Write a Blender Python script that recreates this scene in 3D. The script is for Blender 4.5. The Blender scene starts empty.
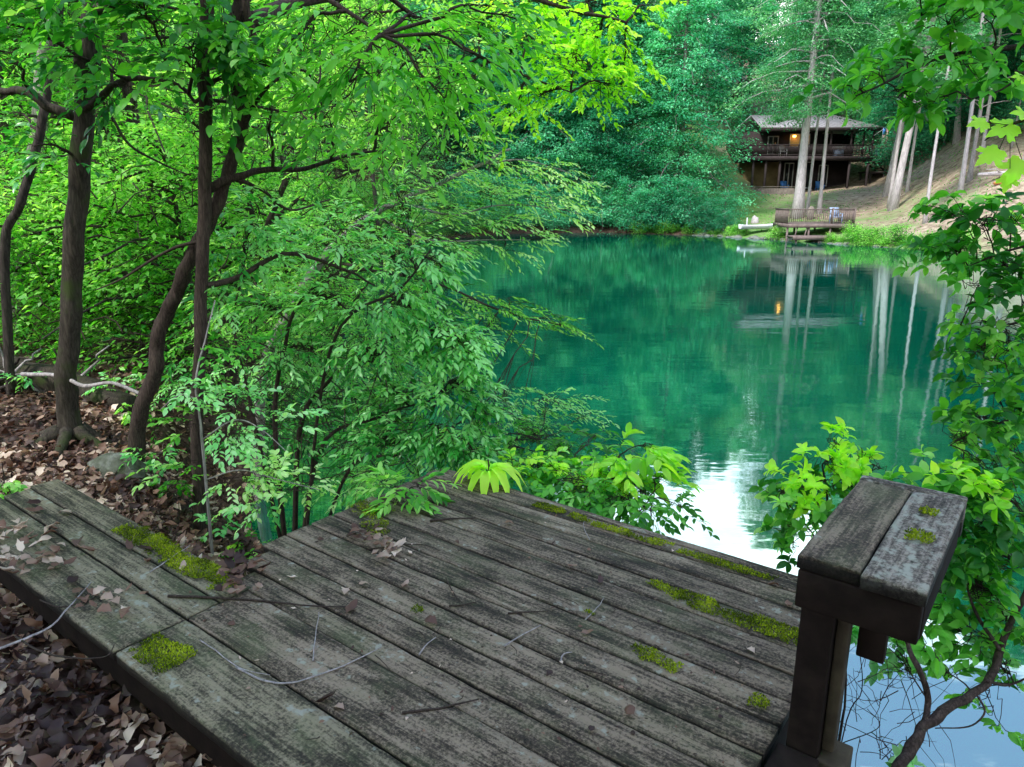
import bpy, math, random
import numpy as np
from mathutils import Vector, noise as mnoise
R = np.random.default_rng(7)
random.seed(7)
scene = bpy.context.scene
COL = scene.collection
PI = math.pi
# ------------------------------------------------------------------ camera numbers
F = 728.0; PITCH = math.atan(191 / 728); CAMZ = 2.9; DECK = 1.4
cP, sP = math.cos(PITCH), math.sin(PITCH)

def at(px, py, D):
    """a point D metres ahead of the viewer in the given viewing direction"""
    dz = -(py - 383.5) / F
    x = (px - 512) / F; y = cP + dz * sP; z = -sP + dz * cP
    t = D / y
    return np.array([x * t, D, CAMZ + z * t])

def onplane(px, py, h):
    dz = -(py - 383.5) / F
    x = (px - 512) / F; y = cP + dz * sP; z = -sP + dz * cP
    t = (h - CAMZ) / z
    return np.array([x * t, y * t, h])

# ------------------------------------------------------------------ mesh buffer
class Buf:
    def __init__(s): s.V = []; s.Fc = []; s.T = []; s.n = 0
    def add(s, V, faces, tint=None):
        V = np.asarray(V, dtype=np.float64).reshape(-1, 3)
        faces = faces if isinstance(faces, list) else [faces]
        for f in faces:
            f = np.asarray(f, dtype=np.int64)
            if f.size: s.Fc.append(f + s.n)
        s.V.append(V); s.n += len(V)
        if tint is None: tint = np.full(len(V), .5)
        s.T.append(np.broadcast_to(np.asarray(tint, dtype=np.float64), (len(V),)))
    def box(s, x0, x1, y0, y1, z0, z1, tint=None):
        V = [(x, y, z) for z in (z0, z1) for y in (y0, y1) for x in (x0, x1)]
        s.add(V, [[0, 2, 3, 1], [4, 5, 7, 6], [0, 1, 5, 4], [2, 6, 7, 3], [0, 4, 6, 2], [1, 3, 7, 5]] and
              np.array([[0, 2, 3, 1], [4, 5, 7, 6], [0, 1, 5, 4], [2, 6, 7, 3], [0, 4, 6, 2], [1, 3, 7, 5]]), tint)
    def hexa(s, P, tint=None):      # eight corners: bottom four ccw, top four ccw
        s.add(P, np.array([[3, 2, 1, 0], [4, 5, 6, 7], [0, 1, 5, 4], [1, 2, 6, 5], [2, 3, 7, 6], [3, 0, 4, 7]]), tint)
    def beam(s, a, b, w, d, up=(0, 0, 1)):
        a = np.array(a, float); b = np.array(b, float); t = b - a; t /= np.linalg.norm(t)
        u = np.array(up, float); x = np.cross(t, u)
        if np.linalg.norm(x) < 1e-4: x = np.cross(t, (0, 1, 0))
        x /= np.linalg.norm(x); y = np.cross(x, t)
        c = [(-1, -1), (1, -1), (1, 1), (-1, 1)]
        s.hexa([a + x * w / 2 * i + y * d / 2 * j for i, j in c] + [b + x * w / 2 * i + y * d / 2 * j for i, j in c])
    def tube(s, pts, rad, sides=8, lump=0.0, cap=True, seed=0, flare=0):
        pts = np.asarray(pts, float); n = len(pts)
        rad = np.broadcast_to(np.asarray(rad, float), (n,)).copy()
        tg = np.gradient(pts, axis=0); tg /= np.linalg.norm(tg, axis=1)[:, None] + 1e-9
        ref = np.array([1., 0.13, 0.07]) if abs(tg[0][0]) < .8 else np.array([0., 1., .1])
        V = []
        x = np.cross(tg[0], ref); x /= np.linalg.norm(x)
        ang = np.arange(sides) * 2 * PI / sides
        for i in range(n):
            x = x - tg[i] * np.dot(x, tg[i]); x /= np.linalg.norm(x) + 1e-9
            y = np.cross(tg[i], x)
            r = rad[i] * np.ones(sides)
            if lump:
                for k in range(sides):
                    q = Vector((math.cos(ang[k]) * 1.3 + seed, math.sin(ang[k]) * 1.3, i * .35))
                    r[k] *= 1 + lump * mnoise.noise(q)
                if flare and i < 4: r *= 1 + flare * (4 - i) / 4 * (.5 + .5 * np.cos(ang * 4 + seed)) 
            V.append(pts[i] + np.outer(np.cos(ang) * r, x) + np.outer(np.sin(ang) * r, y))
        V = np.concatenate(V)
        a = np.arange(sides); b = (a + 1) % sides
        fs = [np.stack([a + i * sides, b + i * sides, b + (i + 1) * sides, a + (i + 1) * sides], 1) for i in range(n - 1)]
        fs = [np.concatenate(fs)]
        if cap:
            fs.append(np.array([list(range(sides))[::-1]])); fs.append(np.array([[i + (n - 1) * sides for i in range(sides)]]))
        s.add(V, fs)
    def build(s, name, mat, parent=None, smooth=False, origin=None):
        me = bpy.data.meshes.new(name)
        V = np.concatenate(s.V)
        if origin is not None: V = V - np.asarray(origin)
        me.vertices.add(len(V)); me.vertices.foreach_set('co', V.astype(np.float32).ravel())
        loops = np.concatenate([f.ravel() for f in s.Fc])
        tot = np.concatenate([np.full(len(f), f.shape[1]) for f in s.Fc])
        st = np.concatenate([[0], np.cumsum(tot)[:-1]])
        me.loops.add(len(loops)); me.loops.foreach_set('vertex_index', loops.astype(np.int32))
        me.polygons.add(len(tot)); me.polygons.foreach_set('loop_start', st.astype(np.int32))
        if smooth: me.polygons.foreach_set('use_smooth', np.ones(len(tot), dtype=bool))
        me.update(calc_edges=True)
        at_ = me.attributes.new('tint', 'FLOAT', 'POINT')
        at_.data.foreach_set('value', np.concatenate(s.T).astype(np.float32))
        me.materials.append(mat)
        o = bpy.data.objects.new(name, me); COL.objects.link(o)
        if parent is not None: o.parent = parent
        if origin is not None: o.location = origin
        return o

def tag(o, label=None, cat=None, group=None, kind=None):
    if label: o['label'] = label
    if cat: o['category'] = cat
    if group: o['group'] = group
    if kind: o['kind'] = kind
    return o
def thing(name, label, cat, loc=(0, 0, 0), rz=0, group=None):
    o = bpy.data.objects.new(name, None); COL.objects.link(o)
    o.location = loc; o.rotation_euler = (0, 0, rz); o.empty_display_size = .2
    return tag(o, label, cat, group)
def copy_tree(o, parent=None):
    c = o.copy(); COL.objects.link(c)
    if parent is not None: c.parent = parent
    for ch in list(o.children): copy_tree(ch, c)
    return c

# ------------------------------------------------------------------ materials
def nt(name):
    m = bpy.data.materials.new(name); m.use_nodes = True
    t = m.node_tree; t.nodes.clear()
    out = t.nodes.new('ShaderNodeOutputMaterial')
    return m, t, out
def N(t, typ, **kw):
    n = t.nodes.new(typ)
    for k, v in kw.items():
        if k.startswith('i_'):
            key = k[2:].replace('_', ' ')
            n.inputs[key].default_value = v
        else: setattr(n, k, v)
    return n
def ramp(t, stops, interp='LINEAR'):
    n = t.nodes.new('ShaderNodeValToRGB'); n.color_ramp.interpolation = interp
    e = n.color_ramp.elements
    while len(e) < len(stops): e.new(.5)
    for i, (p, c) in enumerate(stops):
        e[i].position = p; e[i].color = (c[0], c[1], c[2], 1) if not isinstance(c, (int, float)) else (c, c, c, 1)
    return n
def L(t, a, b): t.links.new(a, b)
def mixc(t, fac, a, b, mode='MIX'):
    n = t.nodes.new('ShaderNodeMix'); n.data_type = 'RGBA'; n.blend_type = mode
    if isinstance(fac, (int, float)): n.inputs[0].default_value = fac
    else: L(t, fac, n.inputs[0])
    for sck, v in ((6, a), (7, b)):
        if isinstance(v, tuple): n.inputs[sck].default_value = (*v, 1)
        else: L(t, v, n.inputs[sck])
    return n.outputs[2]

def leaf_mat(name, dark, mid, light, trans=.45, rough=.42, spec=.4, tcol=None, big=.35, bump=0):
    m, t, out = nt(name)
    a = N(t, 'ShaderNodeAttribute', attribute_name='tint')
    oi = N(t, 'ShaderNodeObjectInfo')
    geo = N(t, 'ShaderNodeNewGeometry')
    no = N(t, 'ShaderNodeTexNoise', i_Scale=big, i_Detail=2.0); L(t, geo.outputs['Position'], no.inputs['Vector'])
    s1 = N(t, 'ShaderNodeMath', operation='MULTIPLY_ADD'); s1.inputs[1].default_value = 2.0; s1.inputs[2].default_value = -1.0
    L(t, no.outputs['Fac'], s1.inputs[0])
    s2 = N(t, 'ShaderNodeMath', operation='ADD'); L(t, a.outputs['Fac'], s2.inputs[0]); L(t, s1.outputs[0], s2.inputs[1])
    s3 = N(t, 'ShaderNodeMath', operation='MULTIPLY_ADD'); s3.inputs[1].default_value = .3; L(t, oi.outputs['Random'], s3.inputs[0])
    s4 = N(t, 'ShaderNodeMath', operation='SUBTRACT'); L(t, s2.outputs[0], s3.inputs[2]); L(t, s3.outputs[0], s4.inputs[0]); s4.inputs[1].default_value = .15
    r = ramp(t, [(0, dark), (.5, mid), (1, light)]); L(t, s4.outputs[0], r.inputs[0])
    p = N(t, 'ShaderNodeBsdfPrincipled', i_Roughness=rough); p.inputs['Specular IOR Level'].default_value = spec
    L(t, r.outputs[0], p.inputs['Base Color'])
    if bump:
        bn = N(t, 'ShaderNodeTexNoise', i_Scale=26.0, i_Detail=9.0, i_Roughness=.7); L(t, geo.outputs['Position'], bn.inputs['Vector'])
        bq = N(t, 'ShaderNodeBump', i_Strength=bump, i_Distance=.03); L(t, bn.outputs['Fac'], bq.inputs['Height']); L(t, bq.outputs[0], p.inputs['Normal'])
        bs_ = N(t, 'ShaderNodeMath', operation='ADD'); L(t, s4.outputs[0], bs_.inputs[0]); L(t, bn.outputs['Fac'], bs_.inputs[1]); b3 = N(t, 'ShaderNodeMath', operation='SUBTRACT'); L(t, bs_.outputs[0], b3.inputs[0]); b3.inputs[1].default_value = .45; L(t, b3.outputs[0], r.inputs[0])
    tr = N(t, 'ShaderNodeBsdfTranslucent')
    tc = mixc(t, 1.0, r.outputs[0], tcol or (1.5, 1.6, .6), 'MULTIPLY'); L(t, tc, tr.inputs['Color'])
    mx = N(t, 'ShaderNodeMixShader'); mx.inputs[0].default_value = trans
    L(t, p.outputs[0], mx.inputs[1]); L(t, tr.outputs[0], mx.inputs[2]); L(t, mx.outputs[0], out.inputs[0])
    return m

def bark_mat(name, c1, c2, moss=None, scale=14, bump=.6):
    m, t, out = nt(name)
    tc = N(t, 'ShaderNodeTexCoord'); mp = N(t, 'ShaderNodeMapping'); mp.inputs['Scale'].default_value = (scale, scale, scale * .14)
    L(t, tc.outputs['Object'], mp.inputs[0])
    n1 = N(t, 'ShaderNodeTexNoise', i_Scale=2.6, i_Detail=9.0, i_Roughness=.72, i_Distortion=.7); L(t, mp.outputs[0], n1.inputs['Vector'])
    n2 = N(t, 'ShaderNodeTexVoronoi', feature='DISTANCE_TO_EDGE', i_Scale=3.4); wv = mixc(t, .55, mp.outputs[0], n1.outputs['Color'], 'ADD'); L(t, wv, n2.inputs['Vector'])
    mul = N(t, 'ShaderNodeMath', operation='MULTIPLY'); L(t, n1.outputs['Fac'], mul.inputs[0])
    r2 = ramp(t, [(0, .68), (.2, 1.0)]); L(t, n2.outputs['Distance'], r2.inputs[0]); L(t, r2.outputs[0], mul.inputs[1])
    r = ramp(t, [(.2, c1), (.62, c2)]); L(t, mul.outputs[0], r.inputs[0])
    colr = r.outputs[0]
    if moss:
        n3 = N(t, 'ShaderNodeTexNoise', i_Scale=5.0, i_Detail=5.0); L(t, tc.outputs['Object'], n3.inputs['Vector'])
        rm = ramp(t, [(.52, 0), (.66, 1)]); L(t, n3.outputs['Fac'], rm.inputs[0])
        colr = mixc(t, rm.outputs[0], colr, moss)
    p = N(t, 'ShaderNodeBsdfPrincipled', i_Roughness=.9); p.inputs['Specular IOR Level'].default_value = .15
    L(t, colr, p.inputs['Base Color'])
    b = N(t, 'ShaderNodeBump', i_Strength=bump, i_Distance=.012); L(t, mul.outputs[0], b.inputs['Height']); L(t, b.outputs[0], p.inputs['Normal'])
    L(t, p.outputs[0], out.inputs[0]); return m

def plain_mat(name, c, rough=.7, spec=.3, var=.25, nscale=8.0, metal=0, bump=0, emit=None, es=0):
    m, t, out = nt(name)
    tc = N(t, 'ShaderNodeTexCoord')
    n1 = N(t, 'ShaderNodeTexNoise', i_Scale=nscale, i_Detail=6.0, i_Roughness=.6); L(t, tc.outputs['Object'], n1.inputs['Vector'])
    r = ramp(t, [(.3, tuple(x * (1 - var) for x in c)), (.7, tuple(min(1, x * (1 + var)) for x in c))]); L(t, n1.outputs['Fac'], r.inputs[0])
    p = N(t, 'ShaderNodeBsdfPrincipled', i_Roughness=rough, i_Metallic=metal); p.inputs['Specular IOR Level'].default_value = spec
    L(t, r.outputs[0], p.inputs['Base Color'])
    if bump:
        b = N(t, 'ShaderNodeBump', i_Strength=bump, i_Distance=.01); L(t, n1.outputs['Fac'], b.inputs['Height']); L(t, b.outputs[0], p.inputs['Normal'])
    if emit: p.inputs['Emission Color'].default_value = (*emit, 1); p.inputs['Emission Strength'].default_value = es
    L(t, p.outputs[0], out.inputs[0]); return m

def wood_mat(name, dark, mid, pale, green=.5, lichen=.5, spec=.3):
    """weathered board: grain runs along the object's x axis"""
    m, t, out = nt(name)
    tc = N(t, 'ShaderNodeTexCoord'); oi = N(t, 'ShaderNodeObjectInfo')
    cx = N(t, 'ShaderNodeCombineXYZ')
    sc_ = N(t, 'ShaderNodeMath', operation='MULTIPLY'); sc_.inputs[1].default_value = 37.0; L(t, oi.outputs['Random'], sc_.inputs[0])
    L(t, sc_.outputs[0], cx.inputs[0]); L(t, sc_.outputs[0], cx.inputs[1])
    va = N(t, 'ShaderNodeVectorMath', operation='ADD'); L(t, tc.outputs['Object'], va.inputs[0]); L(t, cx.outputs[0], va.inputs[1])
    mp = N(t, 'ShaderNodeMapping'); mp.inputs['Scale'].default_value = (2.2, 62, 62); L(t, va.outputs[0], mp.inputs[0])
    g = N(t, 'ShaderNodeTexNoise', i_Scale=1.0, i_Detail=9.0, i_Roughness=.68, i_Distortion=.6); L(t, mp.outputs[0], g.inputs['Vector'])
    mp2 = N(t, 'ShaderNodeMapping'); mp2.inputs['Scale'].default_value = (2.5, 7, 7); L(t, va.outputs[0], mp2.inputs[0])
    bl = N(t, 'ShaderNodeTexNoise', i_Scale=1.3, i_Detail=7.0, i_Roughness=.62); L(t, mp2.outputs[0], bl.inputs['Vector'])
    fine = N(t, 'ShaderNodeTexNoise', i_Scale=95.0, i_Detail=6.0, i_Roughness=.75); L(t, va.outputs[0], fine.inputs['Vector'])
    rg = ramp(t, [(.39, dark), (.51, mid), (.66, pale)])
    s = N(t, 'ShaderNodeMath', operation='MULTIPLY_ADD'); L(t, g.outputs['Fac'], s.inputs[0]); s.inputs[1].default_value = .62
    s2 = N(t, 'ShaderNodeMath', operation='MULTIPLY_ADD'); L(t, bl.outputs['Fac'], s2.inputs[0]); s2.inputs[1].default_value = .75; s2.inputs[2].default_value = -.50
    L(t, s2.outputs[0], s.inputs[2])
    s3 = N(t, 'ShaderNodeMath', operation='MULTIPLY_ADD'); L(t, fine.outputs['Fac'], s3.inputs[0]); s3.inputs[1].default_value = .75; L(t, s.outputs[0], s3.inputs[2])
    L(t, s3.outputs[0], rg.inputs[0])
    col = rg.outputs[0]
    # per board brightness
    hb = N(t, 'ShaderNodeMath', operation='MULTIPLY_ADD'); L(t, oi.outputs['Random'], hb.inputs[0]); hb.inputs[1].default_value = .45; hb.inputs[2].default_value = .78
    hs = N(t, 'ShaderNodeHueSaturation'); L(t, col, hs.inputs['Color']); L(t, hb.outputs[0], hs.inputs['Value'])
    col = hs.outputs[0]
    gn = N(t, 'ShaderNodeTexNoise', i_Scale=3.3, i_Detail=8.0, i_Roughness=.7); 
    mp3 = N(t, 'ShaderNodeMapping'); mp3.inputs['Location'].default_value = (5, 9, 2); mp3.inputs['Scale'].default_value = (.8, 1.6, 1); L(t, va.outputs[0], mp3.inputs[0]); L(t, mp3.outputs[0], gn.inputs['Vector'])
    r1 = ramp(t, [(.5, 0), (.72, green)]); L(t, gn.outputs['Fac'], r1.inputs[0])
    col = mixc(t, r1.outputs[0], col, (.10, .125, .055))
    ln = N(t, 'ShaderNodeTexNoise', i_Scale=26.0, i_Detail=5.0, i_Roughness=.6); L(t, va.outputs[0], ln.inputs['Vector'])
    lm = N(t, 'ShaderNodeMath', operation='MULTIPLY'); L(t, ln.outputs['Fac'], lm.inputs[0]); L(t, bl.outputs['Fac'], lm.inputs[1])
    lo = .25 if lichen >= 1 else .335
    r4 = ramp(t, [(lo, 0), (lo + .06, lichen)]); L(t, lm.outputs[0], r4.inputs[0])
    col = mixc(t, r4.outputs[0], col, (.28, .29, .24))
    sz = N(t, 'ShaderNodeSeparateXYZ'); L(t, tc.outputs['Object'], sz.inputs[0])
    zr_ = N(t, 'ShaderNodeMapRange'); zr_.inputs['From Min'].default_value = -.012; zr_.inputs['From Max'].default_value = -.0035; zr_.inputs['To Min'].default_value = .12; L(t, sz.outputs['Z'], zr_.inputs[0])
    col = mixc(t, zr_.outputs[0], (.006, .005, .004), col)  # sides go near-black below the top: gap shade and grime in the colour
    p = N(t, 'ShaderNodeBsdfPrincipled', i_Roughness=.72); p.inputs['Specular IOR Level'].default_value = spec
    L(t, col, p.inputs['Base Color'])
    hgt = N(t, 'ShaderNodeMath', operation='ADD'); L(t, g.outputs['Fac'], hgt.inputs[0]); L(t, fine.outputs['Fac'], hgt.inputs[1])
    b = N(t, 'ShaderNodeBump', i_Strength=1.0, i_Distance=.006); L(t, hgt.outputs[0], b.inputs['Height']); L(t, b.outputs[0], p.inputs['Normal'])
    L(t, p.outputs[0], out.inputs[0]); return m

M = {}
M['lime'] = leaf_mat('leaf_bright', (.018, .16, .018), (.13, .48, .045), (.52, .86, .26), .52, big=.8)
M['yell'] = leaf_mat('leaf_yellow_green', (.10, .38, .015), (.27, .68, .02), (.58, .9, .08), .5)
M['laurel'] = leaf_mat('leaf_laurel', (.008, .08, .018), (.055, .37, .06), (.36, .76, .30), .45, rough=.26, spec=.8)
M['pale'] = leaf_mat('leaf_pale', (.06, .36, .09), (.24, .68, .24), (.55, .88, .5), .48, rough=.4)
M['mint'] = leaf_mat('leaf_mint', (.10, .42, .10), (.32, .70, .22), (.66, .9, .45), .5)
M['green'] = leaf_mat('leaf_green', (.015, .13, .015), (.05, .32, .03), (.2, .6, .08), .48)
M['teal'] = leaf_mat('leaf_far_teal', (.010, .14, .07), (.055, .41, .20), (.24, .72, .40), .4, tcol=(1.2, 1.5, .9), big=.12)
M['far'] = leaf_mat('leaf_far_green', (.02, .18, .08), (.10, .48, .20), (.34, .80, .40), .42, tcol=(1.2, 1.5, .8), big=.12)
M['farlite'] = leaf_mat('leaf_far_light', (.05, .24, .10), (.14, .45, .19), (.34, .68, .34), .4, tcol=(1.2, 1.5, .8), big=.15)
M['dead'] = leaf_mat('leaf_dead', (.03, .012, .009), (.19, .10, .065), (.72, .58, .46), .15, tcol=(1.2, .9, .6), rough=.6, big=2.0)
M['bark'] = bark_mat('bark_dark', (.006, .005, .005), (.075, .062, .055))
M['barkmoss'] = bark_mat('bark_mossy', (.007, .006, .005), (.072, .060, .048), (.035, .05, .015))
M['barkred'] = bark_mat('bark_laurel', (.007, .005, .0045), (.085, .062, .052), scale=22)
M['twig'] = bark_mat('bark_twig', (.012, .010, .008), (.075, .055, .045), scale=40)
M['barkgrey'] = bark_mat('bark_grey', (.12, .11, .11), (.42, .38, .38), scale=10)
M['barkpale'] = bark_mat('bark_pale', (.22, .20, .21), (.62, .56, .58), scale=5)
M['barkmid'] = bark_mat('bark_far', (.10, .09, .09), (.30, .26, .26), scale=5)
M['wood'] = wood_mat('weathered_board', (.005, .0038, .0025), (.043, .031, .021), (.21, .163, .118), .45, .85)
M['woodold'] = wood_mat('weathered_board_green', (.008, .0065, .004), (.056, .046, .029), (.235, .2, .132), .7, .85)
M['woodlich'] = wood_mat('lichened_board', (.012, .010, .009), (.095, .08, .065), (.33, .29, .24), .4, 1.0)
M['wooddark'] = plain_mat('dark_timber', (.012, .008, .0065), .85, .12, .5, 14, bump=.4)  # shade on the bench apron and post is put into this dark colour
M['woodtan'] = plain_mat('tan_timber', (.045, .036, .024), .8, .2, .4, 14, bump=.4)  # lighter copy: light on the post's side is put into the tan
M['moss'] = leaf_mat('moss', (.035, .06, .004), (.18, .26, .01), (.40, .50, .03), .35, rough=.8, spec=.1, tcol=(1.3, 1.2, .4), big=9)
M['maple'] = leaf_mat('leaf_maple', (.3, .7, .03), (.45, .85, .05), (.65, .98, .10), .55)
M['stone'] = plain_mat('stone', (.16, .17, .15), .9, .2, .5, 6, bump=.8)

# ------------------------------------------------------------------ terrain
SH = np.array([(3.2, -1.5), (2.0, .8), (1.1, 2.0), (.3, 2.9), (-.5, 3.6), (-1.3, 4.4), (-2.3, 6.0), (-3.3, 9), (-4.6, 14), (-6.5, 20), (-8, 28), (-8, 38), (-5, 47), (0, 54), (6.7, 55.5), (13.3, 51.5),
               (16.9, 46.4), (19.8, 41.6), (22, 37.9), (23.6, 33.5), (27, 26), (27, 15), (20, 5), (10, -1), (5, -2.5)])
def sdist(x, y):
    x = np.asarray(x, float); y = np.asarray(y, float)
    d = np.full(x.shape, 1e9); ins = np.zeros(x.shape, bool)
    n = len(SH)
    for i in range(n):
        a = SH[i]; b = SH[(i + 1) % n]; e = b - a
        t = np.clip(((x - a[0]) * e[0] + (y - a[1]) * e[1]) / (e @ e), 0, 1)
        d = np.minimum(d, np.hypot(x - a[0] - t * e[0], y - a[1] - t * e[1]))
        c = ((a[1] > y) != (b[1] > y)) & (x < (b[0] - a[0]) * (y - a[1]) / (b[1] - a[1] + 1e-12) + a[0])
        ins ^= c
    return np.where(ins, -d, d)
def sm(x, a, b):
    t = np.clip((x - a) / (b - a), 0, 1); return t * t * (3 - 2 * t)
def wav(x, y, f, s=0):
    return (np.sin(x * f + 1.3 * s + 1.7 * np.sin(y * f * .7 + s)) + np.sin(y * f * 1.13 + 2.1 * s + 1.3 * np.sin(x * f * .6 + 2 * s))) * .5
def gz(x, y):
    x = np.asarray(x, float); y = np.asarray(y, float)
    d = sdist(x, y)
    dp = np.maximum(d, 0)
    far = sm(y, 20, 32)
    # near bank: quick rise to just under the deck, then a gentle slope up to a hillside on the left
    near = 1.12 * sm(dp, 0, 1.15) + .07 * np.maximum(dp - 1.0, 0) + .26 * np.maximum(dp - 7, 0)
    ratio = x / np.maximum(y, 1)
    s = .145 + .25 * sm(ratio, .47, .66)
    fr = .22 * sm(dp, 0, .8) + s * np.maximum(dp - .3, 0) + .22 * np.maximum(dp - 24, 0) 
    lf = .3 * sm(dp, 0, 1) + .12 * dp + .33 * np.maximum(dp - 5, 0)
    fr = np.where(ratio < .36, lf * (1 - sm(ratio, .22, .36)) + fr * sm(ratio, .22, .36), fr)
    z = near * (1 - far) + fr * far
    z = np.minimum(z, 26 + .05 * z)
    z = z + dp / (dp + 3) * (wav(x, y, .9, 1) * .10 + wav(x, y, 2.7, 2) * .035) + wav(x, y, .21, 3) * .5 * sm(dp, 6, 25)
    bed = -np.minimum(-np.minimum(d, 0) * .45, 3.0) - .02
    return np.where(d < 0, bed, z)
def gzs(x, y): return float(gz(np.array([x]), np.array([y]))[0])

def spaced(lo, hi, n, k):
    t = np.linspace(-1, 1, n); s = np.sinh(t * k) / np.sinh(k)
    return np.where(s < 0, -s * lo, s * hi)
gx = spaced(-420, 420, 330, 5.2); gy = spaced(-160, 620, 380, 5.4) + 4
X, Y = np.meshgrid(gx, gy)
Z = gz(X, Y)
nx_, ny_ = len(gx), len(gy)
ii = (np.arange(ny_ - 1)[:, None] * nx_ + np.arange(nx_ - 1)[None]).ravel()
b = Buf(); b.add(np.stack([X.ravel(), Y.ravel(), Z.ravel()], 1), np.stack([ii, ii + 1, ii + nx_ + 1, ii + nx_], 1))
def ground_mat():
    m, t, out = nt('forest_floor')
    g = N(t, 'ShaderNodeNewGeometry')
    a = N(t, 'ShaderNodeTexNoise', i_Scale=3.0, i_Detail=10.0, i_Roughness=.72); L(t, g.outputs['Position'], a.inputs['Vector'])
    v = N(t, 'ShaderNodeTexVoronoi', i_Scale=16.0); L(t, g.outputs['Position'], v.inputs['Vector'])
    r = ramp(t, [(.35, (.012, .007, .006)), (.58, (.05, .028, .022)), (.85, (.15, .10, .085))])
    mm = N(t, 'ShaderNodeMath', operation='MULTIPLY_ADD'); L(t, v.outputs['Distance'], mm.inputs[0]); mm.inputs[1].default_value = .3; L(t, a.outputs['Fac'], mm.inputs[2])
    L(t, mm.outputs[0], r.inputs[0])
    # the far clearing: paler earth with thin grass
    gr = N(t, 'ShaderNodeTexNoise', i_Scale=.22, i_Detail=6.0, i_Roughness=.6); L(t, g.outputs['Position'], gr.inputs['Vector'])
    fine = N(t, 'ShaderNodeTexNoise', i_Scale=2.2, i_Detail=8.0, i_Roughness=.75); L(t, g.outputs['Position'], fine.inputs['Vector'])
    e = ramp(t, [(.36, (.14, .10, .07)), (.52, (.36, .28, .21)), (.7, (.55, .46, .37))]); L(t, fine.outputs['Fac'], e.inputs[0])
    ad = N(t, 'ShaderNodeMath', operation='MULTIPLY_ADD'); L(t, fine.outputs['Fac'], ad.inputs[0]); ad.inputs[1].default_value = .8; L(t, gr.outputs['Fac'], ad.inputs[2])
    sx = N(t, 'ShaderNodeSeparateXYZ'); L(t, g.outputs['Position'], sx.inputs[0])
    # greener towards the cabin's left
    gl = N(t, 'ShaderNodeMath', operation='MULTIPLY_ADD'); L(t, sx.outputs['X'], gl.inputs[0]); gl.inputs[1].default_value = -.035; gl.inputs[2].default_value = .70
    ad2 = N(t, 'ShaderNodeMath', operation='ADD'); L(t, ad.outputs[0], ad2.inputs[0]); L(t, gl.outputs[0], ad2.inputs[1])
    gm = ramp(t, [(.72, 0), (.95, .8)]); L(t, ad2.outputs[0], gm.inputs[0])
    clear = mixc(t, gm.outputs[0], e.outputs[0], (.10, .27, .05))
    ym = N(t, 'ShaderNodeMapRange'); ym.inputs['From Min'].default_value = 22; ym.inputs['From Max'].default_value = 32; L(t, sx.outputs['Y'], ym.inputs[0])
    xm = N(t, 'ShaderNodeMapRange'); xm.inputs['From Min'].default_value = 12; xm.inputs['From Max'].default_value = 15; L(t, sx.outputs['X'], xm.inputs[0])
    xy = N(t, 'ShaderNodeMath', operation='MULTIPLY'); L(t, ym.outputs[0], xy.inputs[0]); L(t, xm.outputs[0], xy.inputs[1])
    c = mixc(t, xy.outputs[0], r.outputs[0], clear)
    p = N(t, 'ShaderNodeBsdfPrincipled', i_Roughness=.95); p.inputs['Specular IOR Level'].default_value = .1; L(t, c, p.inputs['Base Color'])
    bm = N(t, 'ShaderNodeBump', i_Strength=.8, i_Distance=.04); L(t, mm.outputs[0], bm.inputs['Height']); L(t, bm.outputs[0], p.inputs['Normal'])
    L(t, p.outputs[0], out.inputs[0]); return m
tag(b.build('ground', ground_mat(), smooth=True), 'wooded lake bank of brown earth rising to a hillside', kind='structure')

def water_mat():
    m, t, out = nt('lake_water')
    g = N(t, 'ShaderNodeNewGeometry')
    mp = N(t, 'ShaderNodeMapping'); mp.inputs['Scale'].default_value = (.6, 1.5, 1); L(t, g.outputs['Position'], mp.inputs[0])
    a = N(t, 'ShaderNodeTexNoise', i_Scale=1.1, i_Detail=3.0, i_Roughness=.5); L(t, mp.outputs[0], a.inputs['Vector'])
    a2 = N(t, 'ShaderNodeTexNoise', i_Scale=7.0, i_Detail=2.0); L(t, mp.outputs[0], a2.inputs['Vector'])
    big = N(t, 'ShaderNodeTexNoise', i_Scale=.12, i_Detail=2.0); L(t, g.outputs['Position'], big.inputs['Vector'])
    s = N(t, 'ShaderNodeMath', operation='MULTIPLY_ADD'); L(t, a2.outputs['Fac'], s.inputs[0]); s.inputs[1].default_value = .12; L(t, a.outputs['Fac'], s.inputs[2])
    bm = N(t, 'ShaderNodeBump', i_Strength=.13, i_Distance=.03); L(t, s.outputs[0], bm.inputs['Height'])
    r = ramp(t, [(.3, (.0, .065, .038)), (.7, (.0, .105, .062))]); L(t, big.outputs['Fac'], r.inputs[0])
    d = N(t, 'ShaderNodeBsdfDiffuse'); L(t, r.outputs[0], d.inputs[0])
    gl = N(t, 'ShaderNodeBsdfGlossy', i_Roughness=.035); gl.inputs['Color'].default_value = (.72, .93, .93, 1); L(t, bm.outputs[0], gl.inputs['Normal'])
    fr = N(t, 'ShaderNodeFresnel', i_IOR=1.45); L(t, bm.outputs[0], fr.inputs['Normal'])
    mr = N(t, 'ShaderNodeMapRange'); mr.inputs['From Min'].default_value = 0; mr.inputs['From Max'].default_value = .6; mr.inputs['To Min'].default_value = .28; mr.inputs['To Max'].default_value = .8
    L(t, fr.outputs[0], mr.inputs[0])
    mx = N(t, 'ShaderNodeMixShader'); L(t, mr.outputs[0], mx.inputs[0]); L(t, d.outputs[0], mx.inputs[1]); L(t, gl.outputs[0], mx.inputs[2]); L(t, mx.outputs[0], out.inputs[0])
    return m
b = Buf()
wx = np.linspace(-12, 34, 24); wy = np.linspace(-5, 60, 34); WX, WY = np.meshgrid(wx, wy)
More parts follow.
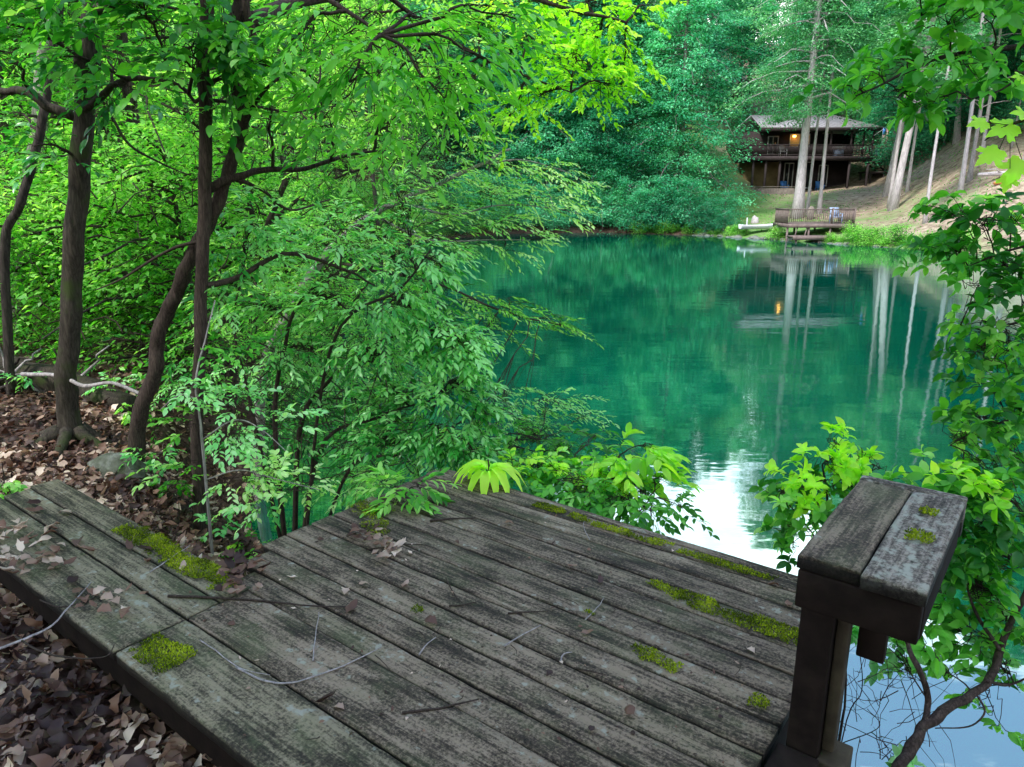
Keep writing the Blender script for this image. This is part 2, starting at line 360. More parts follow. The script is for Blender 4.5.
ii = (np.arange(33)[:, None] * 24 + np.arange(23)[None]).ravel()
b.add(np.stack([WX.ravel(), WY.ravel(), WX.ravel() * 0], 1), np.stack([ii, ii + 1, ii + 25, ii + 24], 1))
tag(b.build('water', water_mat(), smooth=True), 'calm teal green lake water with tree reflections', kind='structure')

# ------------------------------------------------------------------ leaves
def tmpl_fine(w=.17, curl=.10, fold=.05):
    xs = [.22, .5, .78]; ws = [w * .78, w, w * .68]
    V = [(0, 0, 0)]
    for x, ww in zip(xs, ws):
        z = curl * 4 * x * (1 - x) * .5 - curl * x * x
        V += [(x, ww, z + fold), (x, 0, z), (x, -ww, z + fold)]
    V.append((1, 0, -curl))
    T = [(0, 2, 1), (0, 3, 2), (10, 7, 8), (10, 8, 9)]
    for k in (1, 4):
        T += [(k, k + 1, k + 4), (k, k + 4, k + 3), (k + 1, k + 2, k + 5), (k + 1, k + 5, k + 4)]
    return np.array(V, float), np.array(T)
def tmpl_lo(w=.24, fold=.06, curl=.1):
    return np.array([(0, 0, 0), (.48, w, fold), (1, 0, -curl), (.48, -w, fold)], float), np.array([(0, 3, 1), (1, 3, 2)])
def tmpl_maple():
    o = [(0, .0), (.04, .06), (-.06, .16), (-.10, .34), (.04, .33), (.10, .40), (.16, .36), (.22, .38), (.30, .56), (.38, .50), (.50, .52), (.48, .40), (.42, .28), (.46, .22), (.58, .26), (.66, .24), (.72, .14), (.82, .12), (1, 0)]
    P = o + [(x, -y) for x, y in o[-2:0:-1]]
    V = [(.34, 0, .0)] + [(x, y, -.45 * y * y - .22 * x * x + .05 * math.sin(abs(y) * 14) + .03) for x, y in P]
    n = len(P)
    return np.array(V, float), np.array([(0, 1 + i, 1 + (i + 1) % n) for i in range(n)])
def tmpl_dead(w=.24, curl=-.16, fold=.13, q=0.0):
    xs = [.08, .2, .36, .52, .68, .84]; ws = [.03, .72, 1, .82 + .2 * math.sin(q), .9 - .2 * math.cos(q), .45]
    V = [(-.12, 0, .03)]
    for i, (x, ww) in enumerate(zip(xs, ws)):
        z = curl * 4 * x * (1 - x) * .5 - curl * x * x + .05 * math.sin(x * 9 + q)
        l_, r_ = w * ww * (1 + .13 * math.sin(q * 3 + i * 2.1)), w * ww * (1 + .13 * math.cos(q * 2 + i * 1.7))
        V += [(x + .03 * math.sin(i * 3 + q), l_, z + fold * (1.0 + .5 * math.sin(q + i * .6)) * (l_ / w)), (x, 0, z), (x - .03 * math.cos(i * 2 + q), -r_, z + fold * (1 + .5 * math.cos(q * 2 + i * .6)) * (r_ / w))]
    V.append((1, .05 * math.sin(q), -curl)); n = len(xs)
    T = [(0, 2, 1), (0, 3, 2), (3 * n + 1, 3 * n - 2, 3 * n - 1), (3 * n + 1, 3 * n - 1, 3 * n)]
    for k in range(1, 3 * n - 2, 3):
        T += [(k, k + 1, k + 4), (k, k + 4, k + 3), (k + 1, k + 2, k + 5), (k + 1, k + 5, k + 4)]
    return np.array(V, float), np.array(T)
TF = tmpl_fine(); TW = tmpl_fine(.27, .14, .07); TN = tmpl_fine(.11, .2, .04); TL = tmpl_lo(); TM = tmpl_maple(); TDS = [tmpl_dead(), tmpl_dead(.3, .2, .1, 1.3), tmpl_dead(.2, -.3, .16, 2.9), tmpl_dead(.34, .1, .2, 4.4)]; TD = TDS[0]

def nrm(v): return v / (np.linalg.norm(v, axis=-1, keepdims=True) + 1e-9)
def put_leaves(buf, tm, P, D, U, S, tint):
    V, T = tm
    D = nrm(D); Yv = nrm(np.cross(U, D)); Zv = np.cross(D, Yv)
    W = P[:, None, :] + S[:, None, None] * (V[None, :, 0:1] * D[:, None] + V[None, :, 1:2] * Yv[:, None] + V[None, :, 2:3] * Zv[:, None])
    n, k = len(P), len(V)
    fs = (T[None] + (np.arange(n) * k)[:, None, None]).reshape(-1, 3)
    buf.add(W.reshape(-1, 3), fs, np.repeat(tint, k))

def sprays(buf, O, D, Ln, k, tm, size, style='alt', droop=.25, spread=55, jit=.35, tintc=.5, tintv=.25, tilt=0.35, tipgrow=0):
    """leafy twigs: O origins, D directions, Ln lengths, k leaves each"""
    S = len(O); D = nrm(D)
    up = np.array([0, 0, 1.])
    B = nrm(np.cross(D, up + R.normal(0, .15, (S, 3))))
    if style == 'alt':
        t = (np.arange(k) + .6) / k
        P = O[:, None] + D[:, None] * (Ln[:, None, None] * t[None, :, None])
        P[..., 2] -= droop * Ln[:, None] * t[None] ** 2
        side = np.where(np.arange(k) % 2 == 0, 1., -1.)
        a = np.radians(spread * (1 - .55 * t))
        LD = D[:, None] * np.cos(a)[None, :, None] + B[:, None] * (side * np.sin(a))[None, :, None]
        LD = LD + R.normal(0, jit * .5, LD.shape); LD[..., 2] -= droop * .9
    else:
        t = np.where(np.arange(k) < k * .7, 1.0, .72)
        P = O[:, None] + D[:, None] * (Ln[:, None, None] * t[None, :, None])
        P[..., 2] -= droop * Ln[:, None] * t[None] ** 2
        az = np.arange(k) * 2.4 + R.uniform(0, 6, (S, 1))
        ax = nrm(D + up * .6)
        e1 = nrm(np.cross(ax, up + .01)); e1 = nrm(np.cross(ax, R.normal(0, 1, (S, 3)))); e2 = np.cross(ax, e1)
        LD = e1[:, None] * np.cos(az)[..., None] + e2[:, None] * np.sin(az)[..., None] + ax[:, None] * R.uniform(.05, .6, (S, k, 1))
        LD = LD + R.normal(0, jit * .4, LD.shape); LD[..., 2] -= droop * .8
    U = up + R.normal(0, tilt, LD.shape)
    sz = size * R.uniform(.65, 1.2, (S, k))
    tn = np.clip(tintc + R.normal(0, tintv, (S, 1)) + R.normal(0, tintv * .6, (S, k)), 0, 1)
    put_leaves(buf, tm, P.reshape(-1, 3), LD.reshape(-1, 3), U.reshape(-1, 3), sz.ravel(), tn.ravel())

def thin(buf, P, r0, r1):
    """many thin three-sided twigs at once, P: (S, K, 3)"""
    S, K, _ = P.shape
    tg = nrm(np.gradient(P, axis=1)); ref = np.array([.31, .2, 1.])
    x = nrm(np.cross(tg, ref)); y = np.cross(tg, x)
    rr = np.linspace(1, 0, K)[None, :, None] * (np.broadcast_to(np.asarray(r0, float).reshape(-1, 1, 1), (S, 1, 1)) - r1) + r1
    V = np.stack([P + rr * (math.cos(a) * x + math.sin(a) * y) for a in (0, 2.094, 4.189)], 2)
    base = (np.arange(S) * K * 3)[:, None, None, None] + (np.arange(K - 1) * 3)[None, :, None, None]
    q = np.array([[0, 1, 4, 3], [1, 2, 5, 4], [2, 0, 3, 5]])[None, None]
    buf.add(V.reshape(-1, 3), (base + q).reshape(-1, 4))

def smooth_path(pts, n=6):
    pts = [np.asarray(p, float) for p in pts]
    out = []
    P = [2 * pts[0] - pts[1]] + pts + [2 * pts[-1] - pts[-2]]
    for i in range(1, len(P) - 2):
        for j in range(n):
            t = j / n; a, b_, c, d = P[i - 1], P[i], P[i + 1], P[i + 2]
            out.append(.5 * ((2 * b_) + (c - a) * t + (2 * a - 5 * b_ + 4 * c - d) * t * t + (3 * b_ - a - 3 * c + d) * t ** 3))
    out.append(pts[-1]); return np.array(out)
def curve(a, b, n=7, sag=0.1, wob=.06):
    a = np.asarray(a, float); b = np.asarray(b, float); t = np.linspace(0, 1, n)[:, None]
    Ld = np.linalg.norm(b - a); P = a + (b - a) * t
    P[:, 2] += sag * Ld * np.sin(t[:, 0] * PI)
    w = R.normal(0, wob * Ld * .5, (n, 3)); w = (w + np.roll(w, 1, 0)) / 2
    return P + w * np.sin(t * PI)

class Tree:
    """a near tree or shrub: trunk, its limbs, fine twigs and foliage"""
    def __init__(s, name, label, cat, base, group=None):
        s.root = thing(name, label, cat, tuple(base), 0, group); s.base = np.asarray(base, float)
        s.nodes = []; s.tw = Buf(); s.fol = {}; s.bark = M['bark']
        s.k = 0
    def stem(s, path, r0, r1, name='branch', mat=None, sides=8, lump=.25, n=6, flare=0, nodes=True):
        P = smooth_path(path, n); s.k += 1
        m_ = len(P)
        Pn = P + np.array([[mnoise.noise(Vector((i * .31, s.k * 3.1, q * 7.7))) for q in range(3)] for i in range(m_)]) * r0 * .55
        Pn[0] = P[0]
        rd = np.linspace(r0, r1, m_)
        if flare: rd = rd * (1 + 2.2 * flare * np.exp(-np.arange(m_) / 2.2))
        bb = Buf(); bb.tube(Pn, rd, sides, lump, seed=s.k * 2.3, flare=flare)
        bb.build(name, mat or s.bark, s.root, True, None).data.transform(__import__('mathutils').Matrix.Translation(Vector(-s.base)))
        if nodes: s.nodes += [(p, max(r0 * .5, .003)) for p in Pn[1:]]
        return Pn
    def clump(s, c, rad, ns, kind, tm, size, k=10, ln=.25, style='alt', arm=.012, sag=.1, out=None, tw=True, node=None, **kw):
        """foliage filling an ellipsoid round c, fed by a branch from the nearest limb"""
        c = np.asarray(c, float); rad = np.broadcast_to(np.asarray(rad, float), (3,))
        if s.nodes:
            q = np.array([p for p, _ in s.nodes]); dd = np.linalg.norm(q - c, axis=1) + np.maximum(0, q[:, 2] - c[2]) * .6
            a = q[int(np.argmin(dd))] if node is None else np.asarray(node, float)
        else: a = s.base
        far = c + nrm(c - a) * rad * .5
        Cv = curve(a, far, 9, sag, .09)
        s.tw.tube(Cv, np.linspace(arm, arm * .35, 9), 5)
        v = R.normal(0, 1, (ns, 3)); v = nrm(v) * (R.uniform(0, 1, (ns, 1)) ** (1 / 2.2))
        O = c + v * rad
        outd = nrm(c - a) * .8 + v * .9; outd[:, 2] = outd[:, 2] * .35 + .05
        if out is not None: outd = outd * .5 + np.asarray(out, float)
        D = nrm(outd + R.normal(0, .25, (ns, 3)))
        Ln = ln * R.uniform(.6, 1.35, ns)
        if tw:
            src = Cv[R.integers(2, 9, ns)]
            t = np.linspace(0, 1, 5)[None, :, None]
            mid = src[:, None] + (O - src)[:, None] * t
            mid[..., 2] += (np.sin(t[..., 0] * PI) * .06 * np.linalg.norm(O - src, axis=1)[:, None])
            mid += R.normal(0, .015, mid.shape) * np.sin(t * PI)
            thin(s.tw, mid, R.uniform(.0025, .005, ns) * (arm / .012) ** .5, .0014)
            e = O[:, None] + D[:, None] * (Ln[:, None, None] * t); e[..., 2] -= kw.get('droop', .25) * Ln[:, None] * t[..., 0] ** 2
            thin(s.tw, e, .0018, .0008)
        bf = s.fol.setdefault(kind, Buf())
        sprays(bf, O, D, Ln, k, tm, size, style, **kw)
        return Cv
    def done(s):
        T = __import__('mathutils').Matrix.Translation(Vector(-s.base))
        if s.tw.V: s.tw.build('twigs', M['twig'], s.root, False).data.transform(T)
        for kd, bf in s.fol.items(): bf.build('foliage', M[kd], s.root, False).data.transform(T)

def g(px, py, D, up=0):      # a point on the ground under a viewing direction
    p = at(px, py, D); p[2] = gzs(p[0], p[1]) + up; return p

# ------------------------------------------------------------------ near trees and shrubs
def mpp(D): return D / F * .97
def CL(T, px, py, D, rx, ry, ns, kind, tm, size, dep=None, **kw):
    m_ = mpp(D); return T.clump(at(px, py, D), (rx * m_, dep or rx * m_ * .9, ry * m_), ns, kind, tm, size, **kw)
# A: mature straight trunk on the left
A = Tree('broadleaf_tree', 'mature straight ridged trunk at the left, thickest of the near trees', 'tree', g(66, 405, 5.0)); A.bark = M['barkmoss']
A.stem([g(64, 412, 5.0, -.15), at(67, 380, 5.0), at(72, 300, 5.0), at(78, 190, 5.0), at(86, 80, 5.0), at(93, 0, 5.0), at(101, -160, 5.1), at(112, -420, 5.3), at(118, -800, 5.4)], .070, .052, 'trunk', sides=20, lump=.16, n=8, flare=.28)
A.stem([at(76, 117, 5.0), at(50, 108, 5.0), at(25, 91, 5.0), at(0, 91, 5.1), at(-70, 75, 5.3)], .034, .022)
A.stem([at(78, 112, 5.0), at(98, 100, 4.9), at(118, 84, 4.8), at(140, 78, 4.7), at(172, 82, 4.6), at(196, 100, 4.6)], .028, .009)
A.stem([at(93, 10, 5.0), at(125, 0, 4.8), at(170, -30, 4.5), at(220, -60, 4.2)], .04, .015)
A.stem([at(112, 118, 4.9), at(130, 145, 4.8), at(165, 165, 4.8), at(190, 175, 4.7)], .010, .004)
A.stem([at(100, -200, 5.1), at(180, -160, 4.6), at(280, -100, 4.3), at(360, -60, 4.2)], .06, .02)
A.stem([at(100, -120, 5.1), at(20, -130, 4.8), at(-60, -90, 4.6)], .05, .02)
for px, py, D, rx, ry, ns in [(150, 15, 4.3, 50, 26, 24), (190, 55, 4.2, 40, 26, 20), (230, 25, 4.2, 45, 25, 20), (60, 10, 4.6, 50, 22, 16), (15, 30, 4.6, 40, 30, 16), (40, -40, 4.4, 80, 30, 24), (160, -45, 4.2, 80, 30, 26), (110, 60, 4.9, 45, 25, 12), (255, 70, 4.3, 35, 26, 14)]:
    CL(A, px, py, D, rx, ry, ns, 'lime' if px > 120 else 'green', TW, .085, k=9, ln=.3, droop=.45)
for px, py, D, rx, ry, ns in [(45, 150, 4.7, 30, 30, 9), (125, 100, 4.7, 30, 20, 9), (20, 70, 4.7, 25, 20, 8), (70, 60, 4.5, 20, 14, 6)]:
    CL(A, px, py, D, rx, ry, ns, 'laurel', TF, .09, k=8, ln=.22, droop=.4)
A.done()
# B: thin leaning trunk at the left edge
B_ = Tree('leaning_tree', 'thin dark leaning trunk left of the mature one', 'tree', g(-8, 300, 6.0)); B_.bark = M['bark']
B_.stem([g(-8, 300, 6.0, -.1), at(5, 250, 6), at(20, 205, 6), at(35, 155, 6), at(45, 105, 6), at(52, 60, 6), at(60, 0, 6), at(78, -120, 6), at(95, -400, 6.2)], .036, .026, 'trunk', sides=12, n=7)
for px, py, D, rx, ry, ns in [(60, -40, 6, 60, 30, 18), (20, 120, 6.3, 40, 30, 18), (20, 200, 6.3, 40, 26, 18)]: CL(B_, px, py, D, rx, ry, ns, 'lime', TF, .08, k=10, ln=.3)
B_.done()
B2 = Tree('broadleaf_tree', 'greyer trunk seen behind the thin leaning one at the upper left', 'tree', g(20, 330, 8.5)); B2.bark = M['barkgrey']
B2.stem([g(16, 330, 8.5, -.1), at(25, 230, 8.5), at(38, 130, 8.5), at(45, 60, 8.5), at(52, 0, 8.5), at(60, -200, 8.5)], .10, .06, 'trunk', sides=12, n=6)
for px, py, rx, ry in [(20, 60, 60, 40), (90, 130, 50, 40), (20, 160, 50, 40), (120, 50, 50, 40), (70, -20, 70, 30)]: CL(B2, px, py, 8.8, rx, ry, 40, 'lime', TF, .085, k=11, ln=.35)
B2.done()
# C: straight slim trunk
C_t = Tree('broadleaf_tree', 'slim straight dark trunk standing behind the twisted one', 'tree', g(198, 500, 4.5)); C_t.bark = M['barkred']
C_t.stem([g(196, 505, 4.5, -.15), at(197, 430, 4.5), at(200, 340, 4.5), at(203, 250, 4.5), at(205, 150, 4.5), at(205, 60, 4.5), at(206, -20, 4.5), at(210, -250, 4.5), at(215, -600, 4.6)], .040, .034, 'trunk', sides=14, n=7)
C_t.stem([at(206, 100, 4.5), at(250, 105, 4.8), at(290, 112, 5), at(335, 106, 5.2)], .012, .005)
C_t.stem([at(205, -40, 4.5), at(260, -30, 4.5), at(330, 0, 4.4), at(380, 35, 4.3)], .03, .008)
C_t.stem([at(204, 285, 4.5), at(240, 278, 4.7), at(285, 255, 4.9), at(340, 268, 5.1), at(375, 285, 5.3)], .022, .007)
C_t.stem([at(203, 190, 4.5), at(240, 175, 4.6), at(268, 170, 4.7), at(305, 168, 4.8), at(345, 157, 4.9), at(386, 151, 5.0)], .026, .007)
C_t.stem([at(202, 240, 4.5), at(170, 250, 4.6), at(120, 280, 4.8), at(95, 290, 5)], .012, .004)
for px, py, D, rx, ry, ns in [(310, 35, 4.3, 50, 26, 20), (360, 70, 4.2, 42, 30, 20), (430, 85, 4.3, 38, 34, 18), (390, 135, 4.3, 22, 24, 9), (470, 55, 4.4, 32, 30, 14), (270, 120, 4.6, 40, 25, 12), (330, 130, 4.6, 36, 22, 12), (500, 20, 4.6, 40, 20, 12), (410, 20, 4.5, 50, 22, 18)]:
    CL(C_t, px, py, D, rx, ry, ns, 'green', TF, .095, k=9, ln=.26, droop=.55)
C_t.done()
# D: twisted laurel trunk with twin stems
D_t = Tree('laurel_tree', 'twisted two stemmed laurel trunk curving up from the mossy stone', 'tree', g(132, 440, 4.7)); D_t.bark = M['barkred']
D_t.stem([g(126, 445, 4.7, -.12), at(140, 415, 4.7), at(155, 370, 4.7), at(160, 330, 4.7), at(175, 295, 4.65), at(188, 265, 4.6), at(212, 215, 4.6), at(228, 175, 4.6), at(243, 125, 4.6), at(236, 85, 4.6), at(230, 45, 4.6), at(240, 0, 4.6), at(252, -150, 4.6), at(275, -420, 4.8)], .05, .027, 'trunk', sides=14, lump=.3, n=7, flare=.2)
D_t.stem([at(238, 150, 4.6), at(247, 110, 4.55), at(247, 70, 4.55), at(252, 35, 4.55), at(246, 0, 4.5), at(240, -120, 4.5)], .025, .02, sides=10)
D_t.stem([at(176, 293, 4.65), at(190, 262, 4.7), at(205, 232, 4.75), at(204, 205, 4.7)], .03, .02)
D_t.stem([at(243, 20, 4.6), at(300, 5, 5.2), at(380, -10, 5.8), at(470, -20, 6.3), at(560, 5, 6.6), at(625, 22, 6.8)], .05, .010)
D_t.stem([at(250, -120, 4.6), at(340, -70, 5.4), at(450, -60, 6.2), at(560, -60, 6.7), at(660, -50, 7)], .05, .014)
D_t.stem([at(380, -10, 5.8), at(450, 40, 6.2), at(510, 70, 6.5), at(570, 92, 6.7)], .02, .006)
D_t.stem([at(243, 130, 4.6), at(265, 90, 4.5), at(300, 70, 4.6), at(318, 82, 4.7), at(320, 50, 4.8)], .012, .005)
D_t.stem([at(236, 180, 4.6), at(262, 190, 4.7), at(290, 210, 4.9), at(330, 200, 5.2)], .014, .005)
for px, py, D, rx, ry, ns in [(300, 70, 6.4, 50, 34, 34), (360, 30, 6.2, 50, 30, 34), (420, 60, 6.3, 50, 34, 36), (340, 110, 6.6, 50, 30, 30), (470, 90, 6.4, 44, 28, 28), (400, 120, 6.8, 44, 30, 26), (480, 30, 6.4, 45, 26, 28), (430, -10, 6.2, 60, 20, 26), (330, -10, 6, 60, 20, 26), (270, 30, 6.3, 40, 30, 26)]:
    CL(D_t, px, py, D, rx, ry, ns, 'lime', TF, .072, k=12, ln=.3, droop=.35, tintv=.3)
for px, py, D, rx, ry, ns in [(530, 40, 6.6, 40, 26, 30), (575, 60, 6.8, 38, 24, 30), (555, 92, 6.7, 42, 16, 26), (600, 85, 6.9, 28, 20, 18), (600, 30, 6.9, 30, 24, 24), (625, 62, 7, 24, 18, 14), (590, 5, 6.8, 40, 16, 22), (640, 8, 7, 22, 14, 10), (530, 0, 6.7, 45, 16, 22), (515, 110, 6.6, 24, 12, 10)]:
    CL(D_t, px, py, D, rx, ry, ns, 'yell', TW, .07, k=12, ln=.28, droop=.35)
D_t.done()
# P: pale spray tree over the water
P_t = Tree('overhanging_tree', 'pale green tree with a light grey limb reaching over the water', 'tree', g(255, 420, 6.6)); P_t.bark = M['barkgrey']
P_t.stem([g(250, 430, 6.6, -.2), at(262, 380, 6.6), at(290, 310, 6.6), at(330, 250, 6.7), at(372, 215, 6.8), at(400, 200, 6.8), at(440, 183, 6.9), at(480, 165, 7.0), at(510, 150, 7.1)], .055, .010, 'trunk', sides=12, n=6)
P_t.stem([at(400, 201, 6.8), at(450, 215, 7), at(500, 205, 7.1), at(550, 208, 7.2), at(580, 214, 7.3)], .012, .003)
P_t.stem([at(375, 216, 6.8), at(430, 240, 7), at(490, 240, 7), at(530, 240, 7.1)], .012, .003)
P_t.stem([at(480, 165, 7.0), at(520, 160, 7.1), at(560, 170, 7.2), at(585, 182, 7.2)], .008, .003)
for px, py, rx, ry, ns in [(470, 152, 30, 16, 18), (510, 165, 34, 12, 20), (545, 172, 26, 9, 14), (570, 184, 14, 6, 7), (440, 172, 34, 14, 18), (490, 190, 40, 12, 22), (535, 200, 34, 9, 16), (565, 213, 18, 6, 8), (445, 210, 38, 14, 22), (500, 222, 36, 10, 18), (540, 238, 28, 8, 12), (405, 190, 34, 22, 24), (400, 235, 40, 16, 22), (455, 245, 34, 12, 16), (505, 250, 22, 6, 8), (475, 130, 22, 10, 9)]:
    CL(P_t, px, py, 7.0, rx, ry, ns, 'mint', TF, .062, k=11, ln=.24, droop=.3, out=(.9, 0, -.05), dep=.3, arm=.005, sag=.02, tintc=.7)
P_t.done()
# Q: bright middle tree filling the centre left
Q_t = Tree('understory_tree', 'bright green multi branched understory tree left of the water', 'tree', g(225, 400, 7.6)); Q_t.bark = M['bark']
Q_t.stem([g(222, 405, 7.6, -.2), at(235, 350, 7.6), at(255, 290, 7.5), at(270, 220, 7.4), at(300, 150, 7.4), at(330, 80, 7.3)], .05, .02, 'trunk', sides=10)
Q_t.stem([at(255, 290, 7.5), at(310, 262, 7.2), at(370, 270, 6.9), at(440, 285, 6.6), at(500, 310, 6.4), at(560, 325, 6.3)], .024, .005)
Q_t.stem([at(262, 250, 7.5), at(240, 180, 7.5), at(190, 120, 7.5), at(130, 90, 7.6)], .024, .006)
Q_t.stem([at(240, 340, 7.6), at(190, 290, 7.6), at(130, 240, 7.7), at(60, 220, 7.8)], .02, .006)
Q_t.stem([at(270, 220, 7.4), at(330, 180, 7.2), at(400, 160, 7.1)], .02, .006)
for px, py, D, rx, ry, ns in [(130, 80, 7.6, 50, 34, 34), (190, 120, 7.4, 46, 34, 36), (120, 150, 7.7, 46, 34, 36), (170, 190, 7.6, 50, 34, 40), (110, 220, 7.8, 46, 30, 34), (230, 150, 7.5, 45, 34, 36), (150, 260, 7.6, 50, 30, 36), (290, 150, 7.3, 48, 30, 34), (345, 165, 7.2, 44, 28, 30), (260, 200, 7.4, 46, 30, 34),
                              (320, 215, 7.2, 46, 28, 34), (380, 250, 7, 42, 26, 32), (330, 270, 7, 44, 26, 32), (270, 260, 7.2, 44, 26, 32), (430, 290, 6.7, 40, 18, 26), (40, 230, 7.9, 40, 30, 26), (60, 260, 7.9, 44, 26, 26), (200, 240, 7.5, 40, 28, 28), (110, 310, 7.7, 44, 24, 26), (230, 90, 7.6, 44, 30, 28), (300, 110, 7.5, 40, 24, 22)]:
    CL(Q_t, px, py, D, rx, ry, ns, 'lime', TF, .066, k=12, ln=.28, droop=.3, tintc=.56, tintv=.3)
for px, py, rx, ry, ns in [(470, 300, 34, 14, 20), (510, 305, 30, 10, 16), (540, 320, 26, 8, 14), (562, 328, 14, 5, 6), (490, 330, 26, 10, 12)]:
    CL(Q_t, px, py, 6.4, rx, ry, ns, 'lime', TF, .06, k=11, ln=.24, droop=.3, out=(.9, 0, -.1), dep=.25, arm=.006, sag=.02, tintc=.62)
for px, py, D, rx, ry, ns in [(300, 240, 6.2, 50, 30, 46), (360, 220, 6.1, 50, 30, 46), (400, 260, 6, 45, 26, 42), (250, 300, 6.3, 50, 30, 46), (310, 300, 6.2, 50, 30, 46), (210, 330, 6.5, 45, 30, 40), (260, 370, 6.3, 50, 28, 44), (320, 360, 6.2, 50, 28, 44), (180, 380, 6.6, 40, 24, 30), (240, 430, 6.3, 44, 20, 26), (300, 420, 6.2, 44, 20, 28), (90, 350, 7, 44, 24, 30), (330, 180, 6.3, 50, 26, 40), (400, 200, 6.3, 40, 24, 34)]:
    CL(Q_t, px, py, D, rx, ry, ns, 'lime' if px % 20 else 'laurel', TF, .062, k=11, ln=.24, droop=.35, tintc=.5, tintv=.3)
tg = []
for i in range(420):
    p0 = at(R.uniform(20, 450), R.uniform(40, 400), R.uniform(6.2, 7.6)); p1 = p0 + R.normal(0, 1, 3) * [.42, .25, .26]; tg.append(curve(p0, p1, 7, R.uniform(-.15, .3), .22))
thin(Q_t.tw, np.array(tg), R.uniform(.002, .009, 420), .0015)
for px, py, D, rx, ry, ns in [(470, 455, 5.4, 40, 16, 26), (430, 465, 5.4, 40, 14, 24), (370, 475, 5.4, 40, 12, 22), (500, 425, 5.6, 36, 16, 22), (420, 440, 5.6, 44, 18, 24)]:
    CL(Q_t, px, py, D, rx, ry, ns, 'mint' if px % 20 else 'lime', TF, .055, k=11, ln=.22, droop=.3, arm=.005, sag=0, tintc=.6)
Q_t.done()
# F: dark laurel thicket
F_t = Tree('laurel_shrub', 'dense dark green laurel thicket with tangled bare stems by the water', 'shrub', g(300, 470, 5.2)); F_t.bark = M['twig']
for pts, r0 in [([(285, 480, 5.3), (300, 430, 5.2), (330, 380, 5.1), (370, 345, 5), (420, 330, 5)], .022), ([(290, 485, 5.3), (320, 450, 5.2), (370, 420, 5.1), (430, 400, 5)], .02),
                ([(280, 480, 5.3), (275, 420, 5.2), (285, 350, 5.1), (300, 300, 5), (340, 270, 5)], .022), ([(300, 485, 5.3), (350, 470, 5.2), (400, 455, 5.1), (450, 430, 5)], .016),
                ([(285, 400, 5.2), (330, 350, 5), (400, 290, 4.9), (430, 250, 4.9)], .014), ([(280, 470, 5.3), (250, 400, 5.2), (235, 330, 5.1), (240, 280, 5.1)], .018)]:
    pp = [at(*q) for q in pts]; pp[0] = g(pts[0][0], pts[0][1], pts[0][2], -.1); F_t.stem(pp, r0, .005, 'trunk' if r0 == .022 else 'branch', sides=8)
for px, py, D, rx, ry, ns in [(330, 300, 5, 44, 28, 40), (395, 300, 4.9, 40, 28, 40), (440, 335, 4.9, 38, 28, 40), (370, 350, 5, 44, 26, 38), (455, 385, 4.9, 34, 28, 38), (400, 395, 5, 40, 24, 34), (440, 430, 4.9, 40, 22, 38), (480, 415, 4.9, 20, 24, 20), (385, 440, 4.9, 40, 18, 28), (300, 350, 5.1, 36, 24, 22),
                              (270, 310, 5.1, 34, 24, 22), (430, 260, 4.9, 30, 24, 20), (465, 345, 4.8, 26, 26, 22), (470, 450, 4.8, 24, 12, 14), (340, 240, 5.1, 40, 22, 24), (250, 250, 4.9, 34, 26, 22), (255, 215, 4.8, 26, 24, 14), (225, 290, 4.8, 22, 26, 14), (330, 400, 5.2, 36, 22, 14), (300, 440, 5.2, 36, 18, 8)]:
    CL(F_t, px, py, D, rx, ry, int(ns * 1.6), 'laurel', TF, .072, k=9, ln=.17, droop=.42, tintc=.5, tintv=.3, arm=.008)
# tangled bare twigs
tg = []
for i in range(330):
    p0 = at(R.uniform(225, 420), R.uniform(350, 480), R.uniform(4.8, 5.6)); p1 = p0 + R.normal(0, 1, 3) * [.28, .2, .2]; tg.append(curve(p0, p1, 6, R.uniform(-.2, .3), .25))
thin(F_t.tw, np.array(tg), R.uniform(.0015, .006, 330), .0012)
for q in [(432, 288, .03), (441, 297, .035), (452, 312, .04)]:
    pass
F_t.done()
# G: pale sapling in front
G_t = Tree('pale_sapling', 'pale blue green sapling with a thin light stem beside the deck end', 'sapling', g(206, 505, 4.0)); G_t.bark = M['barkgrey']
G_t.stem([g(206, 508, 4.0, -.1), at(204, 460, 4.0), at(200, 420, 4.0), at(196, 380, 4.05), at(205, 340, 4.1), at(215, 300, 4.15)], .010, .003, 'trunk', sides=8)
G_t.stem([at(202, 440, 4.0), at(235, 420, 4.0), at(262, 430, 3.95), at(290, 455, 3.9)], .005, .002); G_t.stem([at(205, 480, 4.0), at(240, 470, 3.9), at(280, 480, 3.85), at(320, 490, 3.85)], .005, .002); G_t.stem([at(200, 400, 4.0), at(180, 395, 4), at(160, 410, 3.95)], .004, .002)
for px, py, rx, ry, ns, kd in [(200, 385, 26, 14, 14, 'pale'), (235, 400, 24, 14, 14, 'pale'), (185, 425, 20, 12, 6, 'lime'), (235, 440, 28, 13, 14, 'pale'), (275, 470, 28, 12, 16, 'mint'), (300, 488, 24, 9, 14, 'mint'), (245, 480, 28, 12, 16, 'mint'), (215, 350, 22, 18, 10, 'green'), (255, 505, 26, 7, 10, 'pale'), (180, 465, 18, 10, 5, 'lime'), (250, 345, 22, 18, 8, 'green'), (290, 420, 24, 12, 8, 'pale')]:
    CL(G_t, px, py, 4.0 - (py - 380) * .001, rx, ry, ns, kd, TW, .048, k=8, ln=.14, droop=.3, arm=.003, dep=.16, tintc=.55)
G_t.done()
